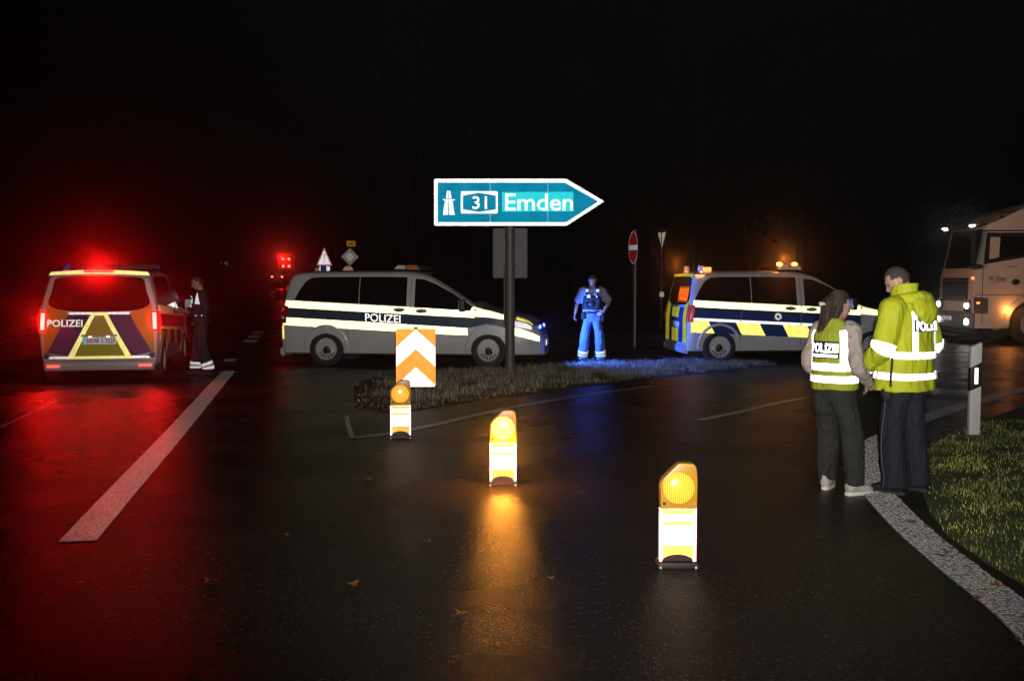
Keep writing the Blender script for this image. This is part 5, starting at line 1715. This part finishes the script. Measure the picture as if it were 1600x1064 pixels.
def std(H, **kw):
    k = H / 1.8
    P = dict(pelvis=(0, 0, .98 * k), chest=(0, .0, 1.32 * k), neck=(0, -.01, 1.53 * k), head=(0, .025, 1.685 * k),
             shR=(.185 * k, -.01, 1.46 * k), shL=(-.185 * k, -.01, 1.46 * k), elR=(.235 * k, -.04, 1.17 * k), elL=(-.235 * k, -.04, 1.17 * k),
             wrR=(.24 * k, .05, .93 * k), wrL=(-.24 * k, .05, .93 * k), hipR=(.095 * k, 0, .90 * k), hipL=(-.095 * k, 0, .90 * k),
             knR=(.115 * k, .02, .50 * k), knL=(-.115 * k, .02, .50 * k), anR=(.13 * k, -.03, .085), anL=(-.13 * k, -.03, .085))
    P.update(kw)
    return P

# ---------- woman in the yellow vest, seen from behind, facing away to the right
TH = R(-50)
P = std(1.64, head=(.0, .035, 1.515), yaw=R(-18), nod=.12, shR=(.150, -.01, 1.33), shL=(-.150, -.01, 1.33), elR=(.235, -.06, 1.05), wrR=(.20, .15, .90), elL=(-.212, -.07, 1.05), wrL=(-.175, .11, .90), hdR=(-.3, .6, -.6), hdL=(.3, .6, -.6), anR=(.185, .02, .085), anL=(-.115, .08, .085), knR=(.145, .03, .46), knL=(-.11, .08, .46))
b = at(1302, 768)
wo, T = person('woman in a yellow police vest and beige sleeves with dark long hair', b, TH, P, 'police officers on foot')
wr1 = wrinkle(.009, 9, 3.0)
trousers(wo, P, m_dkpants, wrinkle(.008, 8, 1.0, (1, 1, .6)), .98, .088, .074, hem=.005)
shoes(wo, P, m_sneak, m_sole, (R(-8), R(14)), .95)
TS = Loft([((0, 0, .84), .195, .150), ((0, 0, .93), .195, .15), ((0, -.005, 1.06), .182, .14), ((0, -.01, 1.20), .182, .14), ((0, -.015, 1.30), .172, .128), ((0, -.02, 1.365), .135, .09), ((0, -.01, 1.41), .08, .07)], se=2.3)
slv = {}
ls = []
for sd, sg in (('R', 1), ('L', -1)):
    s, e, w = Vector(P['sh' + sd]), Vector(P['el' + sd]), Vector(P['wr' + sd])
    L = Loft([(s + Vector((-sg * .05, 0, .0)), .07, .07), (s + Vector((sg * .005, 0, -.01)), .072, .074), (s * .5 + e * .5, .060, .066), (e, .056, .062), (e * .5 + w * .5, .052, .058), (w + (e - w) * .05, .044, .048), (w + (w - e) * .35, .030, .034)], (0, 1, .01))
    slv[sd] = L; ls.append(L)
jk = Loft([((0, 0, .88), .175, .125), ((0, 0, .95), .178, .125), ((0, -.01, 1.2), .175, .12), ((0, -.015, 1.30), .17, .11), ((0, -.02, 1.35), .14, .08)], se=2.3)
cloth('jacket', ls + [jk], m_beige, wo, .011, wrinkle(.009, 10, 5.0), 3)
vest = cloth('vest', [TS], m_hv2, wo, .011, wr1, 3)
U = R(-90)
band(TS, R(-182), R(2), .905, .965, .010, MT['r_silver'], vest, wr1)
band(TS, R(-182), R(2), 1.005, 1.065, .010, MT['r_silver'], vest, wr1)
band(TS, R(-52), R(-28), 1.04, 1.335, .011, MT['r_silver'], vest, wr1, 'reflective_strap', 6, 12)
band(TS, R(-152), R(-128), 1.04, 1.335, .011, MT['r_silver'], vest, wr1, 'reflective_strap', 6, 12)
bp_ = band(TS, R(-126), R(-55), 1.105, 1.245, .013, m_black, vest, wr1, 'back_panel', 12, 4)
loft_text(TS, 'POLIZEI', R(-90), 1.19, .205, .075, .019, MT['r_white'], bp_, wr1, .03)
band(TS, R(-122), R(-59), 1.115, 1.137, .019, MT['r_silver'], bp_, wr1, 'panel_line', 12, 2)
# hair: cap, hanging tail and side strands, clip; glasses
hg = M()
add_head(hg, T, 36, 30, lambda d: d.z > .62 - .2 * 0 or (d.y < .30 and d.z > -.70) or (d.y < .62 and d.z > .30), lambda d: 1.13 if d.y < .3 else 1.09)
hp = lambda x, y, z: T @ Vector((x, y, z))
ls = [Loft([(hp(0, -.06, .06), .050, .045), (hp(0, -.105, .01), .058, .050), (hp(-.004, -.112, -.06), .048, .042), (hp(-.012, -.108, -.13), .052, .036), (hp(-.02, -.118, -.20), .044, .030), (hp(-.012, -.13, -.255), .024, .018), (hp(-.006, -.135, -.295), .007, .006)], T.to_3x3() @ Vector((1, 0, 0)))]
for sg in (-1, 1):
    ls.append(Loft([(hp(sg * .055, -.03, .04), .026, .035), (hp(sg * .070, -.05, -.03), .020, .034), (hp(sg * .062, -.065, -.10), .020, .028), (hp(sg * (.058 + .012 * sg), -.085, -.165 - .02 * sg), .013, .017), (hp(sg * .045, -.10, -.205 - .03 * sg), .005, .006)], T.to_3x3() @ Vector((1, 0, 0))))
hair = cloth('hair', ls, m_hair, wo, .008, wrinkle(.006, 26, 2.0, (1, 1, .25)), 2, lambda gg: add_head(gg, T @ Matrix.Translation((0, -.006, .006)), 36, 30, None, lambda d: (1.075 if d.y < .25 else (1.06 if d.z > .45 else .93)) if d.z > -.35 else .88))
sg_ = M(); rs_ = random.Random(5)
for L in ls:
    for _ in range(46 if L is ls[0] else 16):
        u = rs_.uniform(0, 6.283); v0 = rs_.uniform(0, .35); v1 = rs_.uniform(.75, 1.0); du = rs_.uniform(-.5, .5); of = rs_.uniform(.001, .007)
        sg_.tube([L.pt(u + du * t / 8, v0 + (v1 - v0) * t / 8, of + .003 * math.sin(t * 1.3 + u)) for t in range(9)], [.0022] * 8 + [.0008], 4, 0, False)
for _ in range(60):                                        # combed strands over the crown
    a = rs_.uniform(-1.3, 1.3)
    pts = []
    for t in range(9):
        th = -.75 + 2.1 * t / 8
        d = Vector((math.sin(a) * math.cos(th * .6), -math.sin(th) * math.cos(a * .55), math.cos(th) * math.cos(a * .8))).normalized()
        pts.append(T @ Matrix.Translation((0, -.006, .006)) @ (head_pt(d) * 1.082))
    sg_.tube(pts, [.0012] + [.0022] * 7 + [.001], 4, 0, False)
sg_.build('hair_strands', m_hair, hair, clean=False)
M().tube([hp(-.03 + .06 * t / 8, -.165 - .012 * math.sin(math.pi * t / 8), .0 + .01 * math.sin(t * 2.2)) for t in range(9)], .009, 8).build('hair_clip', MT['steel'], hair)
gm = M()
for sg in (-1, 1):
    gm.tube([hp(sg * .032 + .022 * math.cos(R(30 * k)), .101 - .004 * abs(math.cos(R(30 * k))), .010 + .017 * math.sin(R(30 * k))) for k in range(13)], .0022, 6)
    gm.tube([hp(sg * .054, .098, .014), hp(sg * .076, .06, .016), hp(sg * .082, -.01, .014)], .0022, 6)
gm.tube([hp(-.011, .102, .014), hp(0, .106, .017), hp(.011, .102, .014)], .002, 6)
gm.build('glasses', MT['steel'], wo, clean=False)

# ---------- man in the long yellow coat, seen from behind on his left side
TH = R(38)
P = std(1.86, head=(.0, .085, 1.715), nod=.55, yaw=R(36), neck=(0, .01, 1.56), elR=(.31, -.03, 1.20), wrR=(.245, .17, 1.03), elL=(-.315, .0, 1.20), wrL=(-.26, .20, 1.03), hdR=(-.4, .5, -.5), hdL=(.4, .5, -.5), anR=(.135, -.04, .085), anL=(-.135, .0, .085), knR=(.12, .0, .52), knL=(-.125, .03, .52), build=1.08)
b = at(1411, 768)
mn, T = person('bearded man in a long yellow police coat with reflective bands, looking down to the left', b, TH, P, 'police officers on foot')
trousers(mn, P, m_navy, wrinkle(.009, 7, 9.0, (1, 1, .6)), 1.06, .098, .095)
shoes(mn, P, m_boot, m_black, (R(5), R(-5)), 1.08)
wr2 = wrinkle(.012, 7.5, 11.0, (1.3, 1.3, .8))
CT = Loft([((0, .01, .835), .265, .205), ((0, .01, .95), .262, .20), ((0, .005, 1.12), .252, .19), ((0, .0, 1.28), .250, .178), ((0, -.005, 1.40), .248, .165), ((0, -.005, 1.485), .222, .14), ((0, .0, 1.545), .165, .115), ((0, .01, 1.59), .10, .095)], se=2.35)
ls = [CT]; sl = {}
for sd, sg in (('R', 1), ('L', -1)):
    s, e, w = Vector(P['sh' + sd]), Vector(P['el' + sd]), Vector(P['wr' + sd])
    s = s + Vector((sg * .03, 0, 0))
    L = Loft([(s + Vector((-sg * .07, 0, .0)), .095, .10), (s + Vector((sg * .01, 0, -.02)), .098, .105), (s * .55 + e * .45, .094, .102), (e, .090, .098), (e * .5 + w * .5, .082, .09), (w + (e - w) * .05, .072, .078), (w + (w - e) * .30, .062, .066)], (0, 1, .01))
    sl[sd] = L; ls.append(L)
coat = cloth('coat', ls, m_hv, mn, .012, wr2, 3)
band(CT, R(-195), R(160), 1.105, 1.160, .014, MT['r_silver'], coat, wr2, nu=40)
band(CT, R(-195), R(160), .935, .990, .014, MT['r_silver'], coat, wr2, nu=40)
for uc in (-119, -62):
    band(CT, R(uc - 6.5), R(uc + 6.5), 1.14, 1.475, .015, MT['r_silver'], coat, wr2, 'reflective_strap', 4, 14)
pn = band(CT, R(-122), R(-58), 1.325, 1.415, .019, MT['plate_back'], coat, wr2, 'back_panel', 12, 4)
loft_text(CT, 'POLIZEI', R(-90), 1.37, .235, .072, .026, MT['r_white'], pn, wr2, .035)
for sd in 'RL':
    ring(sl[sd], .47, .525, .011, MT['r_silver'], coat, wr2)
    ring(sl[sd], .80, .86, .011, MT['r_silver'], coat, wr2)
    ring(sl[sd], .30, .345, .012, m_black, coat, wr2, 'sleeve_patch', R(-60), R(-10))
band(CT, R(-171), R(-166), .88, 1.11, .017, m_black, coat, wr2, 'zip', 2, 10)
# standing collar and hood folded on the back
cv = Loft([((0, .005, 1.52), .135, .125), ((0, .015, 1.58), .105, .110), ((0, .03, 1.64), .098, .112), ((0, .035, 1.69), .105, .12)], se=2.1)
g = M()
nu = 30
for lo, hi, off in ((0, 1, 0),):
    vs = []
    for j in range(9):
        for k in range(nu):
            u = 2 * math.pi * k / nu
            front = max(0, math.sin(u))
            v = j / 8 * (1 - .45 * front)
            vs.append(cv.pt(u, v, .0))
    g.add(vs, [(j * nu + k, j * nu + (k + 1) % nu, (j + 1) * nu + (k + 1) % nu, (j + 1) * nu + k) for j in range(8) for k in range(nu)])
co = g.build('collar', m_hv, mn)
md = co.modifiers.new('s', 'SOLIDIFY'); md.thickness = .014; md.offset = 1
co.parent = None; bake(co); co.parent = mn
def hood_extra(gg):
    # roll of the folded hood round the back of the neck and its hanging pouch
    pts = []
    for t in range(13):
        a = R(-205 + 230 * t / 12)
        pts.append((.150 * math.cos(a), -.005 + .135 * math.sin(a), 1.565 + .02 * math.sin(-a) + (.01 if t in (0, 12) else 0)))
    gg.tube(pts, [.022] + [.036, .044, .05, .054, .056, .056, .056, .054, .05, .044, .036] + [.022], 12)
    Loft([((0, -.115, 1.60), .115, .05), ((0, -.155, 1.53), .155, .062), ((0, -.185, 1.455), .145, .05), ((0, -.19, 1.40), .085, .03), ((0, -.185, 1.37), .02, .015)], (1, 0, 0)).mesh(gg, 20)
cloth('hood', [], m_hv, mn, .011, wrinkle(.014, 11, 21.0), 2, hood_extra)
# hair, beard, belt holster, piping
hp = lambda x, y, z: T @ Vector((x, y, z))
hg = M()
add_head(hg, T @ Matrix.Translation((0, 0, .002)), 40, 36, lambda d: d.z > .60 - .0 * d.y if d.y > .45 else (d.z > .22 if d.y > .05 else d.z > -.35), lambda d: 1.055 if d.z > .35 else 1.03)
hh = hg.build('hair', m_hair2, mn, clean=False)
bg = M()
add_head(bg, T, 40, 36, lambda d: d.z < -.42 and d.y > .02 and not (abs(d.x) < .2 and -.62 < d.z < -.5), 1.028)
bg.build('beard', m_beard, mn, clean=False)
M().ball((-.215, .03, .84), (.045, .05, .09), 12).build('holster', m_black, mn)
_, = [0]
pp = M()
h, kn, an = Vector(P['hipL']), Vector(P['knL']), Vector(P['anL'])
lg = Loft([(h + Vector((0, 0, .02)), .088 * 1.06, .105 * 1.06), (h - Vector((0, 0, .10)), .095 * 1.06, .112 * 1.06), (h * .5 + kn * .5, .088 * 1.06, .098 * 1.06), (kn, .098, .106), (kn * .5 + an * .5, .095, .106), (an + Vector((0, 0, .06)), .095, .106), (an - Vector((0, 0, .035)), .098, .116)])
pp.tube([lg.pt(R(196 + 5 * math.sin(t * .9)), .12 + .86 * t / 14, .010) for t in range(15)], .0035, 6)
pp.build('piping', MT['plate_back'], mn)

# ---------- officer lit blue, facing the camera, head bowed
TH = R(176)
P = std(1.79, head=(0, .06, 1.655), nod=.62, neck=(0, .0, 1.52), elR=(.30, -.05, 1.20), wrR=(.345, .02, .97), elL=(-.335, -.03, 1.22), wrL=(-.235, .13, 1.04), hdL=(.75, .25, -.5), pdL=(.3, -.9, 0), curlR=1.0, curlL=.6,
        anR=(.19, .0, .085), anL=(-.175, .02, .085), knR=(.15, .06, .50), knL=(-.15, .07, .50))
b = at(925, 568); b.z = .03
of, T = person('officer lit blue by the strobe, facing the camera with head bowed, black vest', b, TH, P, 'police officers on foot')
_, lg = trousers(of, P, m_bluetr, wrinkle(.012, 9, 4.0, (1, 1, .7)), 1.0, .098, .088)
for sd in 'RL':
    for v0 in (.715, .805):
        ring(lg[sd], v0, v0 + .062, .016, MT['r_silver'], [c for c in children(of) if c.name.startswith('trousers')][0], None)
shoes(of, P, m_boot, m_black, (R(10), R(-10)), 1.05)
SH = Loft([((0, 0, .98), .185, .135), ((0, 0, 1.12), .195, .14), ((0, 0, 1.30), .205, .14), ((0, -.005, 1.42), .20, .12), ((0, -.01, 1.49), .15, .085), ((0, -.005, 1.53), .075, .07)], se=2.3)
ls = [SH]
for sd, sg in (('R', 1), ('L', -1)):
    s, e = Vector(P['sh' + sd]), Vector(P['el' + sd])
    ls.append(Loft([(s + Vector((-sg * .06, 0, .0)), .07, .075), (s + Vector((sg * .01, 0, -.01)), .076, .082), (s * .5 + e * .5, .080, .086), (e * .97 + s * .03, .082, .086)], (0, 1, .01)))
shirt = cloth('shirt', ls, m_shirt, of, .012, wrinkle(.010, 9, 6.0), 3)
VS = Loft([((0, .005, 1.06), .19, .155), ((0, .005, 1.14), .20, .165), ((0, .0, 1.28), .195, .16), ((0, -.005, 1.36), .17, .14)], se=2.8)
vst = cloth('tactical_vest', [VS], m_vestblk, of, .011, wrinkle(.006, 12, 2.0), 2)
for sg in (-1, 1):
    st = Loft([((sg * .105, .135, 1.33), .030, .012), ((sg * .108, .118, 1.42), .030, .012), ((sg * .105, .06, 1.497), .030, .012), ((sg * .10, -.04, 1.50), .030, .012), ((sg * .10, -.12, 1.40), .030, .012)])
    st = Loft(list(zip(st.c, st.ra, st.rb)), (1, 0, 0))
    so = cloth('vest_strap', [st], m_vestblk, of, .007, None, 1)
    M().box((sg * .107, .118, 1.448), (.058, .05, .062)).build('reflective_patch', MT['r_silver'], so, bevel=.006)
M().box((.075, .160, 1.335), (.072, .04, .065)).build('reflective_patch', MT['r_silver'], vst, bevel=.006)
M().add([(-.06, .178, 1.39), (-.075, .178, 1.315), (-.11, .176, 1.31), (-.10, .177, 1.335), (-.085, .178, 1.34)], [(0, 1, 2, 3, 4)]).build('reflective_tag', MT['r_silver'], vst, clean=False)
for x, z in ((.12, 1.15), (.02, 1.17), (-.10, 1.15), (-.11, 1.25)):
    M().box((x, .175, z), (.075, .05, .10)).build('pouch', m_vestblk, vst, bevel=.012)
M().lathe([(0, .005), (.026, .005), (.030, 0)], 16, 0, Matrix.Translation((.045, .205, 1.175)) @ Matrix.Rotation(R(-90), 4, 'X')).build('badge', MT['plate_back'], vst, clean=False)
bt = Loft([((0, 0, .985), .190, .142), ((0, 0, 1.035), .192, .145)], se=2.3)
bo = cloth('belt', [bt], m_vestblk, of, .008, None, 1)
M().box((.185, .09, .94), (.07, .10, .13)).build('pouch', m_vestblk, bo, bevel=.015)
M().box((-.205, .05, .92), (.06, .10, .19)).build('holster', m_vestblk, bo, bevel=.015)
hg = M()
add_head(hg, T, 36, 30, lambda d: d.z > .55 if d.y > .4 else (d.z > .2 if d.y > .0 else d.z > -.4), 1.05)
hg.build('hair', m_hair2, of, clean=False)

# ---------- officer beside the left van, in profile
TH = R(112)
P = std(1.77, head=(.0, .05, 1.645), nod=.30, neck=(0, .0, 1.51), elR=(.25, -.02, 1.17), wrR=(.10, .24, 1.16), elL=(-.25, -.05, 1.17), wrL=(-.12, .22, 1.12), hdL=(.5, .8, .1), hdR=(-.5, .8, .1), pdL=(.2, 0, 1), pdR=(-.2, 0, 1),
        anR=(.15, .08, .085), anL=(-.15, -.10, .085), knR=(.13, .06, .50), knL=(-.13, .0, .50))
b = at(315, 585)
o2, T = person('officer in dark uniform in profile beside the red lit van', b, TH, P, 'police officers on foot')
_, lg = trousers(o2, P, m_uniform, wrinkle(.010, 9, 14.0, (1, 1, .7)), 1.0, .092, .085)
tt = [c for c in children(o2) if c.name.startswith('trousers')][0]
for sd in 'RL':
    for v0 in (.73, .82):
        ring(lg[sd], v0, v0 + .06, .016, MT['r_silver'], tt, None)
shoes(o2, P, m_boot, m_black, (R(5), R(-5)), 1.05)
SJ = Loft([((0, 0, .90), .195, .15), ((0, 0, 1.10), .195, .15), ((0, 0, 1.28), .205, .155), ((0, -.005, 1.40), .20, .13), ((0, -.01, 1.48), .15, .09), ((0, -.005, 1.52), .075, .07)], se=2.3)
ls = [SJ]
for sd, sg in (('R', 1), ('L', -1)):
    s, e, w = Vector(P['sh' + sd]), Vector(P['el' + sd]), Vector(P['wr' + sd])
    ls.append(Loft([(s + Vector((-sg * .06, 0, .0)), .07, .075), (s + Vector((sg * .01, 0, -.01)), .074, .08), (s * .5 + e * .5, .066, .072), (e, .060, .066), (w + (e - w) * .05, .045, .05)], (0, 1, .01)))
jkt = cloth('jacket', ls, m_uniform, o2, .012, wrinkle(.010, 9, 16.0), 3)
band(SJ, R(140), R(178), 1.27, 1.47, .014, MT['r_silver'], jkt, None, 'reflective_strap', 4, 8, lambda u: 0)
M().box((-.10, .165, 1.315), (.11, .03, .07)).build('reflective_patch', MT['r_silver'], jkt, bevel=.006)
M().ball((-.06, .175, 1.24), (.034, .02, .034), 10).build('reflective_patch', MT['r_silver'], jkt)
for y, z in ((.135, 1.36), (.16, 1.40)):
    M().box((-.03, y, z), (.04, .02, .035)).build('reflective_patch', MT['r_silver'], jkt, bevel=.005)
for x, y, z in ((-.175, .10, 1.07), (-.19, .0, 1.07)):
    M().ball((x, y, z), .016, 8).build('stud', MT['r_silver'], jkt)
M().box((-.15, .165, .92), (.05, .03, .06)).build('tag', MT['plate_back'], jkt, bevel=.006)
hg = M()
add_head(hg, T, 36, 30, lambda d: d.z > .55 if d.y > .4 else (d.z > .2 if d.y > .0 else d.z > -.4), 1.06)
hg.build('hair', m_hair2, o2, clean=False)

# ------------------------------------------------------------------ thin haze added to give the lamps their halos
HAZE = 0.005
if HAZE:
    hv, nt, o = new_mat('halo_haze')
    pv = nt.nodes.new('ShaderNodeVolumePrincipled')
    pv.inputs['Color'].default_value = (0.9, 0.9, 0.9, 1)
    pv.inputs['Density'].default_value = HAZE
    pv.inputs['Anisotropy'].default_value = 0.974
    nt.links.new(pv.outputs[0], o.inputs['Volume'])
    M().box((0, 205, 12), (920, 500, 34)).build('haze', hv, kind='stuff')
